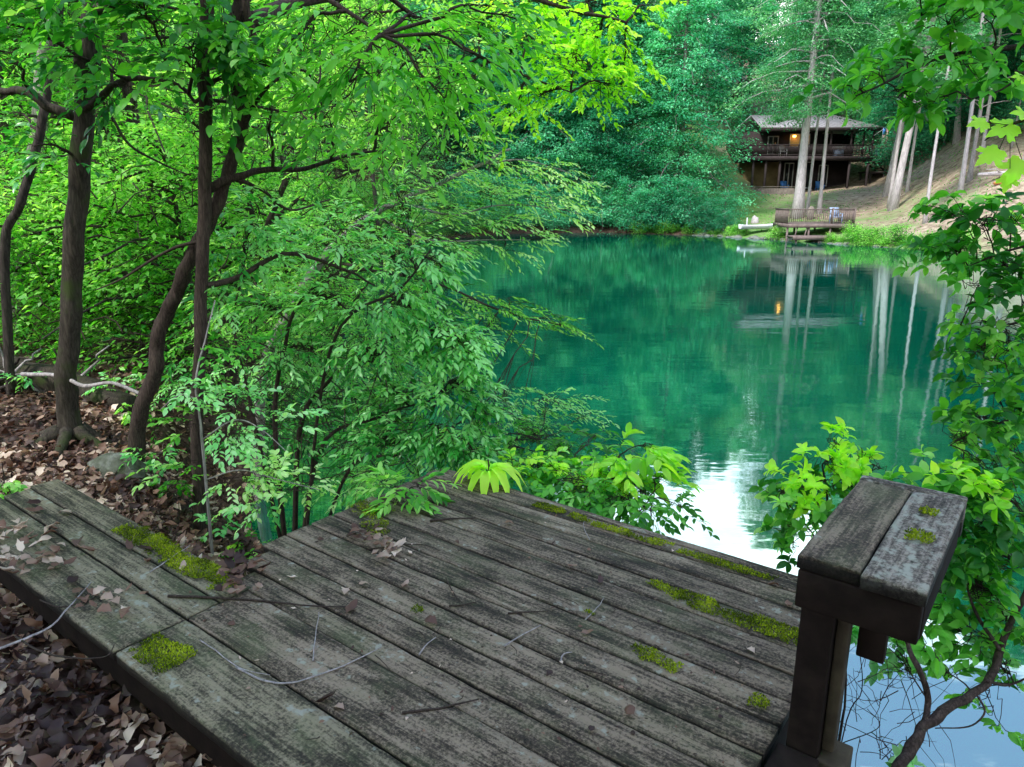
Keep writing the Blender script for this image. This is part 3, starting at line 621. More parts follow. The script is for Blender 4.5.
# H: bush beyond the deck edge
H_t = Tree('waterside_bush', 'large leaved yellow green bush growing beyond the far deck edge', 'bush', np.array([*at(560, 500, 4.7)[:2], -.35])); H_t.bark = M['twig']
hb0 = H_t.base
for q in [(520, 480, 4.6), (570, 465, 4.7), (620, 455, 4.6), (600, 490, 4.4), (650, 500, 4.2), (540, 440, 5.2)]: H_t.stem([hb0 + R.normal(0, .04, 3), (hb0 + at(*q)) / 2 + [0, 0, .12], at(*q)], .012, .004, 'branch', sides=6)
for px, py, D, rx, ry, ns, kd, tm, s_ in [(545, 468, 4.6, 36, 18, 26, 'lime', TW, .07), (590, 470, 4.6, 34, 18, 24, 'yell', TW, .09), (620, 462, 4.5, 28, 18, 12, 'yell', TF, .15), (645, 445, 4.5, 20, 14, 6, 'yell', TF, .15), (575, 498, 4.2, 34, 14, 22, 'lime', TF, .08), (615, 500, 4.15, 30, 14, 20, 'lime', TW, .07), (650, 512, 4.0, 26, 12, 14, 'lime', TW, .065),
                                       (530, 440, 5.2, 40, 16, 26, 'green', TF, .07), (480, 440, 5.2, 34, 16, 24, 'pale', TF, .06), (560, 450, 5.0, 34, 16, 24, 'lime', TF, .06), (530, 465, 4.6, 34, 14, 24, 'yell', TW, .06), (610, 480, 4.4, 34, 16, 24, 'lime', TW, .07), (570, 480, 4.3, 34, 14, 24, 'green', TW, .065), (660, 480, 4.4, 20, 12, 8, 'yell', TF, .12), (500, 455, 5.0, 30, 12, 16, 'lime', TF, .07), (520, 475, 4.4, 30, 10, 18, 'green', TW, .07), (675, 505, 4.1, 16, 9, 7, 'lime', TW, .05), (590, 440, 5, 34, 12, 14, 'green', TF, .08), (640, 490, 4.3, 34, 12, 14, 'green', TW, .07)]:
    CL(H_t, px, py, D, rx, ry, ns, kd, tm, s_, k=8, ln=.17, droop=.5, arm=.005, dep=.2)
CL(H_t, 500, 398, 5.8, 30, 16, 18, 'mint', TF, .055, k=11, ln=.22, droop=.3, out=(.8, 0, -.05), arm=.004, sag=0, tintc=.75); CL(H_t, 545, 400, 5.8, 34, 12, 22, 'mint', TF, .055, k=11, ln=.24, droop=.3, out=(.9, 0, -.1), arm=.004, sag=0, tintc=.75); CL(H_t, 580, 418, 5.8, 22, 7, 10, 'mint', TF, .05, k=11, ln=.22, droop=.3, out=(.9, 0, -.15), arm=.004, sag=0, tintc=.75); CL(H_t, 520, 425, 5.6, 36, 12, 20, 'mint', TF, .055, k=11, ln=.22, droop=.3, out=(.7, 0, -.05), arm=.004, sag=0, tintc=.75)
H_t.done()
# I: drooping palmate sprig, J: little sprig, L: edge seedling
I_t = Tree('drooping_seedling', 'bright drooping long leaved seedling hanging over the far deck edge', 'seedling', np.array([*at(497, 466, 4.25)[:2], -.1])); I_t.bark = M['twig']
top = at(489, 470, 3.62); I_t.stem([I_t.base, (I_t.base + top) / 2 + [.05, .12, .15], top + [0, .02, .02], top], .006, .003, 'stem', sides=6)
bf = I_t.fol.setdefault('yell', Buf()); az = np.linspace(0, 2 * PI, 15)[:-1] + R.normal(0, .12, 14)
put_leaves(bf, tmpl_fine(.15, .45, .05), top[None] + R.normal(0, .006, (14, 3)), np.stack([np.cos(az), np.sin(az), R.uniform(-.35, .15, 14)], 1), np.tile([0, 0, 1.], (14, 1)), R.uniform(.15, .22, 14), R.uniform(.35, .95, 14))
I_t.done()
J_t = Tree('small_sprig', 'small fresh green sprig rising at the left corner of the deck', 'seedling', np.array([*at(412, 500, 4.0)[:2], .0])); J_t.bark = M['twig']
top = at(405, 492, 3.42); J_t.stem([J_t.base, (J_t.base + top) / 2 + [0, .1, .1], top], .006, .003, 'stem', sides=6)
for px, py, rx, ry, ns in [(385, 485, 18, 7, 7), (415, 488, 20, 8, 8), (402, 498, 20, 6, 6)]: CL(J_t, px, py, 3.38, rx, ry, ns, 'lime', TF, .075, k=8, ln=.13, droop=.3, arm=.003, dep=.1, tintc=.62)
J_t.done()
L_t = Tree('edge_seedling', 'small bright seedling in the leaf litter at the left edge of the picture', 'seedling', g(2, 500, 3.7)); L_t.bark = M['twig']
L_t.stem([g(2, 500, 3.7, -.05), at(4, 480, 3.7), at(2, 462, 3.7)], .004, .002, 'stem', sides=6)
for px, py, rx, ry, ns in [(5, 478, 16, 9, 7), (10, 492, 14, 6, 6), (-10, 470, 16, 10, 5)]: CL(L_t, px, py, 3.65, rx, ry, ns, 'lime', TW, .05, k=6, ln=.08, arm=.002, dep=.08, tintc=.65)
L_t.done()
# small seedlings around the deck foot
for i, (px, py, D) in enumerate([(215, 530, 4.2), (232, 525, 4.3), (160, 470, 4.7), (115, 330, 5.6), (95, 300, 6), (140, 320, 5.8), (150, 455, 4.6), (175, 500, 4.3), (20, 340, 6)]):
    T_ = Tree('seedling', 'small bright seedling growing out of the leaf litter behind the walkway', 'seedling', g(px, py, D), 'seedlings behind the walkway'); T_.bark = M['twig']
    b0 = T_.base; tp_ = b0 + [R.normal(0, .04), R.normal(0, .04), R.uniform(.12, .35)]; T_.stem([b0 - [0, 0, .03], (b0 + tp_) / 2 + [.02, 0, 0], tp_], .003, .0015, 'stem', sides=5)
    T_.clump(tp_, (.12, .1, .06), 9, 'lime' if i % 2 else 'pale', TW, .055, k=6, ln=.1, arm=.002); T_.done()
# right side -------------------------------------------------------------
M_t = Tree('overhanging_tree', 'dark leaved tree leaning in from the upper right corner', 'tree', np.array([3.4, 2.6, gzs(3.4, 2.6) - .2])); M_t.bark = M['bark']
M_t.stem([M_t.base, M_t.base + [.1, .2, 1.5], at(1230, 60, 3.3), at(1180, -120, 3.4), at(1150, -350, 3.5)], .09, .05, 'trunk', sides=12)
M_t.stem([at(1200, -20, 3.35), at(1100, 20, 3.4), at(1020, 45, 3.4), at(950, 55, 3.4), at(900, 75, 3.4), at(856, 96, 3.4)], .018, .003)
M_t.stem([at(1180, -80, 3.4), at(1080, -50, 3.5), at(980, -10, 3.5), at(920, 15, 3.5)], .016, .004)
M_t.stem([at(1060, 32, 3.4), at(1010, 85, 3.2), at(970, 100, 3.2)], .007, .002)
for px, py, rx, ry, ns in [(905, 15, 24, 14, 10), (950, 5, 34, 16, 15), (990, 30, 30, 20, 17), (940, 45, 28, 15, 14), (900, 85, 32, 14, 15), (945, 90, 30, 15, 15), (850, 112, 18, 10, 7), (890, 118, 26, 10, 9), (985, 80, 26, 16, 12), (1015, 60, 20, 30, 14), (1015, 5, 24, 20, 12), (925, 125, 20, 9, 6), (870, 95, 18, 9, 6)]:
    CL(M_t, px + 8, py - 24, 3.4, rx, ry * .8, max(4, int(ns * .85)), 'green', TW, .078, k=7, ln=.11, style='whorl', droop=.25, arm=.004, dep=.2, tintc=.42, tilt=.5)
M_t.done()
N_t = Tree('maple_sapling', 'bright yellow lobed maple leaves hanging at the right edge', 'sapling', np.array([2.6, 2.2, gzs(2.6, 2.2) - .2])); N_t.bark = M['twig']
N_t.stem([N_t.base, N_t.base + [-.1, 0, 1.2], at(1130, 190, 2.5), at(1060, 120, 2.5), at(1010, 125, 2.5), at(985, 140, 2.5)], .014, .002, 'trunk', sides=8)
N_t.stem([at(1060, 120, 2.5), at(1030, 80, 2.5), at(1015, 70, 2.5)], .004, .002)
bf = N_t.fol.setdefault('maple', Buf())
for px, py, s_, a in [(1000, 125, .125, 3.3), (985, 150, .115, 3.6), (1008, 160, .12, 4.2), (1018, 118, .11, 2.4), (972, 122, .085, 3.0), (1020, 85, .10, 1.8), (1030, 140, .12, 5.0), (1012, 78, .07, 2.6), (996, 175, .08, 4.4)]:
    px += 14; s_ *= .8; p = at(px, py, 2.5); put_leaves(bf, TM, p[None], np.array([[math.cos(a), -.25, math.sin(a) * .6 - .2]]), np.array([[R.normal(0, .2), -.85, .75]]), np.array([s_]), np.array([R.uniform(.6, .95)]))
    thin(N_t.tw, np.array([np.linspace(p, at(1010 if py > 100 else 1020, 125 if py > 100 else 75, 2.5), 4)]), np.array([.0015]), .001)
N_t.done()
O_t = Tree('laurel_shrub', 'tall laurel shrub with glossy leaf rosettes down the right edge', 'shrub', np.array([2.35, 2.1, gzs(2.35, 2.1) - .3])); O_t.bark = M['twig']
O_t.stem([O_t.base, at(1090, 520, 2.9), at(1070, 400, 2.9), at(1060, 300, 2.9), at(1050, 220, 2.9)], .02, .007, 'trunk', sides=8)
O_t.stem([at(1062, 330, 2.9), at(1030, 320, 2.9), at(990, 330, 2.9), at(960, 325, 2.9)], .007, .002); O_t.stem([at(1055, 240, 2.9), at(1010, 250, 2.9), at(960, 270, 2.9)], .007, .002); O_t.stem([at(1075, 430, 2.9), at(1020, 420, 2.9), at(980, 430, 2.9), at(950, 445, 2.9)], .007, .002)
for px, py, rx, ry, ns, kd in [(985, 225, 30, 14, 12, 'green'), (960, 255, 26, 16, 12, 'green'), (1000, 262, 26, 18, 12, 'green'), (975, 290, 24, 14, 9, 'green'), (1010, 220, 18, 16, 8, 'lime'), (1000, 325, 28, 14, 12, 'lime'), (1012, 350, 18, 22, 12, 'green'), (985, 352, 20, 12, 7, 'lime'), (1000, 385, 24, 14, 9, 'lime'), (1015, 410, 14, 20, 8, 'green'), (985, 420, 26, 12, 10, 'lime'),
                               (962, 440, 22, 9, 8, 'lime'), (1000, 445, 24, 13, 10, 'green'), (978, 468, 30, 9, 9, 'lime'), (965, 215, 14, 10, 5, 'lime'), (1020, 290, 10, 20, 7, 'green')]:
    CL(O_t, px, py, 2.9, rx, ry, int(ns * 1.5), kd, TW, .062, k=7, ln=.09, style='whorl', droop=.2, arm=.003, dep=.16, tintc=.5, tilt=.5)
O_t.done()
R_t = Tree('crooked_shrub', 'crooked forked shrub leaning over the water at the lower right', 'shrub', np.array([*at(885, 800, 1.9)[:2], .55])); R_t.bark = M['barkred']
R_t.stem([R_t.base - [.02, .02, .3], at(892, 790, 1.95), at(908, 752, 2.0), at(925, 725, 2.05), at(950, 706, 2.1), at(978, 690, 2.15), at(997, 665, 2.2), at(1004, 635, 2.25), at(1022, 600, 2.3), at(1040, 540, 2.3)], .022, .008, 'trunk', sides=12, lump=.3)
R_t.stem([at(925, 727, 2.05), at(928, 700, 2.1), at(920, 670, 2.1), at(907, 645, 2.15), at(908, 615, 2.2), at(898, 590, 2.2), at(880, 560, 2.3)], .012, .004)
R_t.stem([at(907, 643, 2.15), at(890, 615, 2.15), at(868, 598, 2.2)], .005, .002); R_t.stem([at(975, 692, 2.15), at(985, 712, 2.1), at(968, 727, 2.1), at(935, 728, 2.1)], .004, .002); R_t.stem([at(1000, 650, 2.2), at(975, 610, 2.3), at(960, 560, 2.4), at(945, 510, 2.5)], .007, .002)
R_t.stem([at(985, 680, 2.15), at(1010, 685, 2.2), at(1040, 670, 2.2)], .006, .003); R_t.stem([at(908, 620, 2.2), at(940, 600, 2.3), at(970, 560, 2.4)], .005, .002)
for px, py, rx, ry, ns, kd in [(985, 520, 32, 16, 16, 'lime'), (950, 545, 24, 18, 14, 'lime'), (1005, 560, 22, 20, 14, 'green'), (930, 590, 30, 16, 13, 'green'), (975, 590, 32, 16, 16, 'green'), (1005, 620, 24, 20, 13, 'green'), (960, 630, 30, 16, 11, 'green'), (915, 620, 26, 14, 9, 'green'), (885, 610, 22, 10, 6, 'green'), (930, 660, 22, 10, 5, 'green'), (1000, 670, 24, 14, 7, 'green'), (895, 655, 18, 9, 4, 'laurel'), (960, 500, 22, 10, 9, 'lime'), (1000, 490, 24, 10, 8, 'lime'), (930, 480, 18, 8, 6, 'lime'), (960, 480, 20, 6, 6, 'yell'), (985, 710, 14, 8, 3, 'green')]:
    CL(R_t, px, py, 2.35, rx, ry, int(ns * 2.0), kd, TW, .055, k=7, ln=.07, style='alt' if ns % 2 else 'whorl', droop=.25, arm=.003, dep=.14, tintc=.5, tilt=.5)
tg = []
for i in range(60):
    p0 = at(R.uniform(840, 930), R.uniform(640, 760), R.uniform(2.0, 2.4)); p1 = p0 + R.normal(0, 1, 3) * [.1, .08, .14]; tg.append(curve(p0, p1, 6, R.uniform(-.2, .3), .1))
thin(R_t.tw, np.array(tg), R.uniform(.001, .0022, 60), .0007)
R_t.done()
V_t = Tree('bare_sapling', 'thin bare stems rising from the water right below the bench', 'sapling', np.array([*at(832, 790, 2.2)[:2], -.1])); V_t.bark = M['twig']
V_t.stem([V_t.base, at(838, 750, 2.2), at(845, 700, 2.2), at(846, 650, 2.2), at(852, 610, 2.25)], .006, .002, 'trunk', sides=6); V_t.stem([V_t.base, at(842, 740, 2.3), at(862, 690, 2.3), at(858, 640, 2.3)], .003, .0015, sides=5)
V_t.stem([at(838, 745, 2.2), at(880, 725, 2.2), at(850, 700, 2.2)], .002, .001, sides=5)
for px, py, ns in [(888, 752, 4), (850, 620, 3)]: CL(V_t, px, py, 2.1, 12, 8, ns, 'laurel', TW, .05, k=6, ln=.05, style='whorl', arm=.002)
V_t.done()
S_t = Tree('laurel_bush', 'fresh yellow green bush rising from the water behind the bench', 'bush', np.array([*at(845, 620, 3.3)[:2], -.3])); S_t.bark = M['twig']
S_t.stem([S_t.base, at(842, 600, 3.2), at(835, 550, 3.15), at(828, 500, 3.1), at(822, 465, 3.1)], .012, .004, 'trunk', sides=8); S_t.stem([at(838, 570, 3.2), at(810, 530, 3.1), at(785, 500, 3.1)], .005, .002); S_t.stem([at(833, 540, 3.15), at(855, 500, 3.1), at(875, 465, 3.1)], .005, .002)
for px, py, rx, ry, ns, kd in [(825, 462, 24, 12, 15, 'yell'), (860, 462, 22, 10, 12, 'yell'), (805, 480, 24, 11, 14, 'yell'), (840, 485, 30, 12, 17, 'lime'), (785, 497, 20, 10, 11, 'lime'), (815, 505, 28, 13, 16, 'lime'), (800, 530, 26, 10, 12, 'lime'), (845, 515, 26, 13, 12, 'lime'), (790, 545, 16, 8, 5, 'lime'), (880, 470, 10, 7, 4, 'yell'), (835, 445, 12, 6, 5, 'yell')]:
    CL(S_t, px, py, 3.1, rx, ry, ns, kd, TW, .055, k=8, ln=.07, style='whorl', droop=.1, arm=.003, dep=.15, tintc=.6, tilt=.5)
S_t.done()
for k, (dx_, dy_) in enumerate([(.42, -.12), (-.3, -.3), (.12, -.45), (-.45, .05), (.38, .2)]):
    q0 = A.base + np.array([dx_ * .15, dy_ * .15, .10]); q1 = A.base + np.array([dx_, dy_, 0]); q1[2] = gzs(q1[0], q1[1]) - .02
    b = Buf(); b.tube(smooth_path([q0, (q0 + q1) / 2 - [0, 0, .015], q1], 5) - A.base, np.linspace(.05, .012, 11), 8, .3, seed=k); b.build('root', M['barkmoss'], A.root, True)
# mossy stone, dark fallen log and roots on the left
p = g(112, 448, 4.5); b = Buf(); b.tube([(0, 0, -.12), (0, 0, 0), (.01, 0, .07), (.02, 0, .12), (.02, 0, .135)], [.15, .17, .14, .08, .02], 14, .45, seed=4); o = b.build('mossy_stone', leaf_mat('stone_moss', (.05, .06, .03), (.12, .13, .1), (.26, .28, .24), 0, rough=.95, big=14, bump=1)); o.location = tuple(p); o.scale = (1.2, .8, 1); tag(o, 'rounded pale mossy stone at the foot of the twisted trunk', 'stone')
lg = thing('fallen_log', 'dark rotting log lying behind the mature trunk at the left edge', 'log', tuple(g(-20, 320, 6.3)))
b = Buf(); P_ = smooth_path([g(-150, 330, 6.8, .12), g(-40, 320, 6.4, .15), g(40, 325, 6.2, .12), g(120, 345, 6.0, .08)], 6); b.tube(P_ - np.array(lg.location), np.linspace(.2, .11, len(P_)), 14, .35, seed=2); b.build('trunk', M['barkmoss'], lg, True)
rt = thing('root_tangle', 'tangle of pale brown roots and dead branches above the log at the left edge', 'roots', tuple(g(15, 300, 6.2)))
for i in range(16):
    b = Buf(); p0 = g(R.uniform(-40, 70), 330, 6.1, -.03); p1 = p0 + R.normal(0, 1, 3) * [.4, .15, 0] + [0, 0, R.uniform(.1, .5)]; b.tube(curve(p0, p1, 8, .1, .2) - np.array(rt.location), np.linspace(.018, .006, 8), 6, .2); b.build('root', M['barkgrey' if i % 3 == 0 else 'bark'], rt, True)
b = Buf(); P_ = smooth_path([at(22, 374, 5.1), at(60, 376, 5.0), at(84, 386, 4.9), at(112, 383, 4.85), at(145, 396, 4.8)], 6); o_ = P_[0].copy(); b.tube(P_ - o_, np.linspace(.016, .012, len(P_)), 8, .25); o = b.build('fallen_branch', M['barkgrey'], None, True); o.location = tuple(o_); tag(o, 'curved grey dead branch across the foot of the mature trunk', 'branch')

# ------------------------------------------------------------------ the weathered deck
TH = math.radians(142.19); UV = np.array([math.cos(TH), math.sin(TH)]); VV = np.array([UV[1], -UV[0]]); KK = 1.5 / 1.45
def uvz(u, v, z=DECK): p = (u * UV + v * VV) * KK; return np.array([p[0], p[1], z])
c0 = uvz(1.9, 1.8, 0)
deck = thing('wooden_deck', 'old grey weathered wooden deck of wide boards patched with moss above the near water', 'deck', tuple(c0), TH)
Rinv = np.array([[math.cos(TH), math.sin(TH), 0], [-math.sin(TH), math.cos(TH), 0], [0, 0, 1]])
def loc(p): return Rinv @ (np.asarray(p) - c0)
def board(name, u0, u1, v0, v1, z, th, mat, par, seed, wave=.0025, gap=.0050, rough_hi=0, origin_fn=loc, nail=()):
    """board whose grain runs along u"""
    u0, u1, v0, v1 = [q * KK for q in (u0, u1, v0, v1)]
    v0 += gap; v1 -= gap; W = v1 - v0; Ln = u1 - u0
    n = max(int(Ln / .025), 8)
    prof = [(-.5, -th), (-.5, -.007), (-.5 + .004 / W, -.0015), (-.3, 0), (-.1, 0), (.1, 0), (.3, 0), (.5 - .004 / W, -.0015), (.5, -.007), (.5, -th)]
    m_ = len(prof); V = []
    for i in range(n + 1):
        x = -Ln / 2 + Ln * i / n
        for j, (a, b_) in enumerate(prof):
            y = a * W; zz = b_
            nz = mnoise.noise(Vector((x * 3.0, seed * 5.1, a * .8))) * wave + mnoise.noise(Vector((x * 17.0, seed * 3.3, a * 4))) * .0009
            if b_ > -.02: zz += nz + (-.002 * (1 - (2 * a) ** 2))
            if abs(a) > .45:
                e = mnoise.noise(Vector((x * 9, seed * 7.7 + a * 10, 0))) * .0028 + mnoise.noise(Vector((x * 41, seed * 2.7 + a * 10, 0))) * .0016
                if rough_hi and a > 0: e -= max(0, mnoise.noise(Vector((x * 5.3, seed, 3.1)))) * rough_hi
                y += e
            xx = x + (mnoise.noise(Vector((a * 6, seed * 1.9, i * 9.))) * .006 if i in (0, n) else 0)
            V.append((xx, y, zz))
    ii = np.arange(m_ - 1)
    fs = [np.stack([ii + i * m_, ii + 1 + i * m_, ii + 1 + (i + 1) * m_, ii + (i + 1) * m_], 1) for i in range(n)]
    bot = np.array([[i * m_, (i + 1) * m_, (i + 1) * m_ + m_ - 1, i * m_ + m_ - 1] for i in range(n)])
    b_ = Buf(); b_.add(V, [np.concatenate(fs)[:, ::-1], bot[:, ::-1], np.array([list(range(m_))]), np.array([[i + n * m_ for i in range(m_)][::-1]])])
    # local y = -v ; flip so that +profile is +v
    b_.V[0][:, 1] *= -1
    b_.Fc = [f[:, ::-1] for f in b_.Fc]
    o = b_.build(name, M[mat], par, False)
    for f_ in o.data.polygons: pass
    p = origin_fn(np.array([*(((u0 + u1) / 2) * UV + ((v0 + v1) / 2) * VV), z]))
    o.location = tuple(p)
    return o
MN = plain_mat('rusty_nail', (.03, .016, .01), .7, .4, .4, 90)
gs = [2.722, 2.668, 2.583, 2.470, 2.344, 2.219, 2.088, 1.954, 1.832, 1.698, 1.576, 1.438, 1.331, 1.092, .838]
for i in range(12):
    left = 2.58 + R.uniform(-.012, .012)
    if i == 10: left = 2.50
    if i == 11: left = 2.40
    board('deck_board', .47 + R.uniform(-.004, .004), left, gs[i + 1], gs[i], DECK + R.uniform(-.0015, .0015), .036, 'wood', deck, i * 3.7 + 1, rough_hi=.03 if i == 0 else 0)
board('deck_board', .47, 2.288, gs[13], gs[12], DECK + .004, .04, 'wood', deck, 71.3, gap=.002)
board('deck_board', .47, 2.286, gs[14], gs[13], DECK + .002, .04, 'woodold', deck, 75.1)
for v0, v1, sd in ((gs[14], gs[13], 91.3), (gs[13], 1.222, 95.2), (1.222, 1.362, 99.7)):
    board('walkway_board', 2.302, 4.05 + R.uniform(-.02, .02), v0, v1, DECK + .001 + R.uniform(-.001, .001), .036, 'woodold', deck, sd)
def lbox(name, u0, u1, v0, v1, z0, z1, mat, par=deck, fn=loc):
    u0, u1, v0, v1 = [q * KK for q in (u0, u1, v0, v1)]
    c_ = fn(np.array([*((u0 + u1) / 2 * UV + (v0 + v1) / 2 * VV), (z0 + z1) / 2]))
    b_ = Buf(); a, e, h = (u1 - u0) / 2, (v1 - v0) / 2, (z1 - z0) / 2; b_.box(-a, a, -e, e, -h, h)
    o = b_.build(name, M[mat], par); o.location = tuple(c_)
    md = o.modifiers.new('bevel', 'BEVEL'); md.width = .005; md.segments = 2
    return o
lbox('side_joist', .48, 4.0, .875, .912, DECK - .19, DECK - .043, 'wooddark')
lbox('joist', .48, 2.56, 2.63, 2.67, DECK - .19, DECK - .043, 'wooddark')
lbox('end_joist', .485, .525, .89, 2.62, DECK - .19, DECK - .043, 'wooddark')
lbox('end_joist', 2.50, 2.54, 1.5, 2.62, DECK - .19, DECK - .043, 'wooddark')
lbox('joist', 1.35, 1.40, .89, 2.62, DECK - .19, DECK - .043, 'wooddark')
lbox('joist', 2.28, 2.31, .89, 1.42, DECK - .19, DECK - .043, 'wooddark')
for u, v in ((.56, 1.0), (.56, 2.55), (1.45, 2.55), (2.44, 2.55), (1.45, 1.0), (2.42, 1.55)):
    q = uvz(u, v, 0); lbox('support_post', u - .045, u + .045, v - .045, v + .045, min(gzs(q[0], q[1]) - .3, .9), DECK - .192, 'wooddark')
for i in range(12):
    for u in (.505, 1.375, 2.30 if i > 9 else 2.52):
        for f_ in (.22, .78):
            if i == 0 and f_ < .5 or i in (1,) and f_ > .5: continue
            v = gs[i + 1] + (gs[i] - gs[i + 1]) * f_ + R.normal(0, .003); u_ = u + R.normal(0, .005)
            b_ = Buf(); b_.tube([(0, 0, -.006), (0, 0, -.0005), (0, 0, .0012)], [.0045, .0048, .003], 8); o = b_.build('nail', MN, deck); o.location = tuple(loc(uvz(u_, v, DECK - .0015)))
# end posts beside the bench, standing off the deck's right end
ben = thing('corner_bench', 'small weathered bench top of two boards on a dark post at the deck corner', 'bench', tuple(uvz(.3, 1.9, 0)), TH)
cb = uvz(.3, 1.9, 0)
def locb(p): return Rinv @ (np.asarray(p) - cb)
h = .8 * 1.0 ; ZB = CAMZ - .80; kk = .8 / .8
def bb_(name, u0, u1, v0, v1, z0, z1, mat):       # u, v here in metres
    return lbox(name, u0 / KK, u1 / KK, v0 / KK, v1 / KK, z0, z1, mat, ben, locb)
# two seat boards run along v: build them as boards turned a quarter
def seat_board(u0, u1, v0, v1, mat, seed):
    W = u1 - u0; Ln = v1 - v0
    save = (UV.copy(), VV.copy())
    o = board('seat_board', 0, Ln / KK, 0, W / KK, 0, .036, mat, ben, seed, gap=.0012, origin_fn=lambda p: p)
    cpt = locb(np.array([*((u0 + u1) / 2 * UV + (v0 + v1) / 2 * VV), ZB]))
    o.location = tuple(cpt); o.rotation_euler = (0, 0, PI / 2); return o
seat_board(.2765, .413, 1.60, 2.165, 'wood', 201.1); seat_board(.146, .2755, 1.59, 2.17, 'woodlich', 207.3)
bb_('end_cap', .146, .413, 2.175, 2.212, ZB - .11, ZB + .000, 'woodlich')
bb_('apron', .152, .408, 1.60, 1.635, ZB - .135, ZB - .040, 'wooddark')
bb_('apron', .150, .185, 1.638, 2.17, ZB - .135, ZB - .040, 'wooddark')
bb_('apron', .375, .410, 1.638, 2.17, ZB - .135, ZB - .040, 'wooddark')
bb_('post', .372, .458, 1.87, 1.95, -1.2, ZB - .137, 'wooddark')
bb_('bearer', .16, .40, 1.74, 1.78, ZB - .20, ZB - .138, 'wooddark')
bb_('brace_or_lit_side', .338, .370, 1.90, 1.948, DECK - .02, ZB - .138, 'woodtan')  # added board standing for the post's lit side, the light in its tan
bb_('brace_or_lit_side', .255, .325, 1.955, 1.99, ZB - .43, ZB - .138, 'wooddark')
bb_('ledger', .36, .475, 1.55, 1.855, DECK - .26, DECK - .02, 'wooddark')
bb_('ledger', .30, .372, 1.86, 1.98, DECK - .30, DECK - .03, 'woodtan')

# moss
def moss(u0, u1, v0, v1, label, z=DECK + .002, dens=75000, thr=-.15, seed=0, fn=None, hgt=1.0):
    A = (u1 - u0) * (v1 - v0) * KK * KK; n = int(A * dens)
    a = R.uniform(-1, 1, n); b_ = R.uniform(-1, 1, n)
    uu = (u0 + u1) / 2 + a * (u1 - u0) / 2; vv = (v0 + v1) / 2 + b_ * (v1 - v0) / 2
    wob = [mnoise.noise(Vector((p * 7, seed * 3.1, 0))) for p in uu]
    keep = np.array([1.0 - (abs(x) ** 2.6 + abs(y * (1.15 + .9 * wb) + .9 * wb) ** 2.2) ** .6 + mnoise.noise(Vector((p * 13, q * 13, seed))) * 1.15 + mnoise.noise(Vector((p * 45, q * 45, seed))) * .7 for x, y, p, q, wb in zip(a, b_, uu, vv, wob)])
    k_ = (keep > thr + .30) | ((keep > thr - .1) & (R.uniform(0, 1, n) < .07)); uu, vv, kp = uu[k_], vv[k_], keep[k_]; n = len(uu)
    P = np.stack([(uu * UV[0] + vv * VV[0]) * KK, (uu * UV[1] + vv * VV[1]) * KK, z + np.clip(kp, 0, 1) * .006 * hgt * R.uniform(0, 1, n)], 1)
    c_ = np.array([*((u0 + u1) / 2 * UV + (v0 + v1) / 2 * VV) * KK, z]); P -= c_
    d = R.normal(0, .75, (n, 3)); d[:, 2] = abs(d[:, 2]) + .45
    bf = Buf(); put_leaves(bf, TL, P, d, R.normal(0, 1, (n, 3)) + [0, 0, .4], R.uniform(.005, .012, n), np.clip(R.normal(.45, .22, n) + (kp - .5) * .25, 0, 1))
    o = bf.build('moss_patch', M['moss']); o.location = tuple(c_)
    return tag(o, label, 'moss')
moss(2.36, 3.22, 1.235, 1.362, 'largest yellow green moss patch on the walkway boards at the left', seed=1, thr=-.35)
moss(2.06, 2.28, .865, 1.01, 'round green moss patch just right of the cross seam near the outer board edge', seed=2, thr=-.4)
moss(1.72, 1.90, 2.595, 2.662, 'short moss patch at the left end of the strip along the far deck edge', seed=3, thr=-.4)
moss(1.18, 1.70, 2.590, 2.655, 'long thin moss strip along the far deck edge, its middle part', seed=4, thr=-.45)
moss(.74, 1.15, 2.590, 2.650, 'long thin moss strip along the far deck edge, its right end', seed=5, thr=-.45)
moss(.50, 1.02, 2.232, 2.340, 'broad bright moss band ending at the bench post', seed=6, thr=-.45)
moss(.98, 1.14, 2.262, 2.340, 'small ragged moss patch at the left tip of the broad band', seed=7, thr=-.2)
moss(.80, .98, 1.855, 1.935, 'oval moss patch in the middle of a board below the broad band', seed=8, thr=-.4)
moss(.52, .585, 1.86, 1.94, 'small dark moss tuft close to the deck end below the bench', seed=9, thr=-.2)
moss(1.17, 1.21, 1.97, 2.01, 'tiny bright moss tuft beside a curled brown leaf in the deck middle', seed=10, thr=-.3)
moss(1.66, 1.72, 1.60, 1.65, 'tiny moss tuft near the two pale leaves left of the deck middle', seed=11, thr=-.2)
moss(2.22, 2.42, 1.90, 2.06, 'thin patchy moss among the leaf pile near the deck left end', seed=12, thr=.05, dens=30000)
moss(2.36, 2.6, 2.02, 2.2, 'dull moss at the deck left corner under the small green sprig', seed=13, thr=-.05, dens=30000)
o = moss(.175 / KK, .235 / KK, 1.80 / KK, 1.89 / KK, 'small moss tuft in the middle of the right bench board', z=ZB + .001, seed=14, thr=-.3)
o = moss(.19 / KK, .235 / KK, 1.99 / KK, 2.05 / KK, 'smaller moss tuft on the bench board nearer its far end', z=ZB + .001, seed=15, thr=-.2)

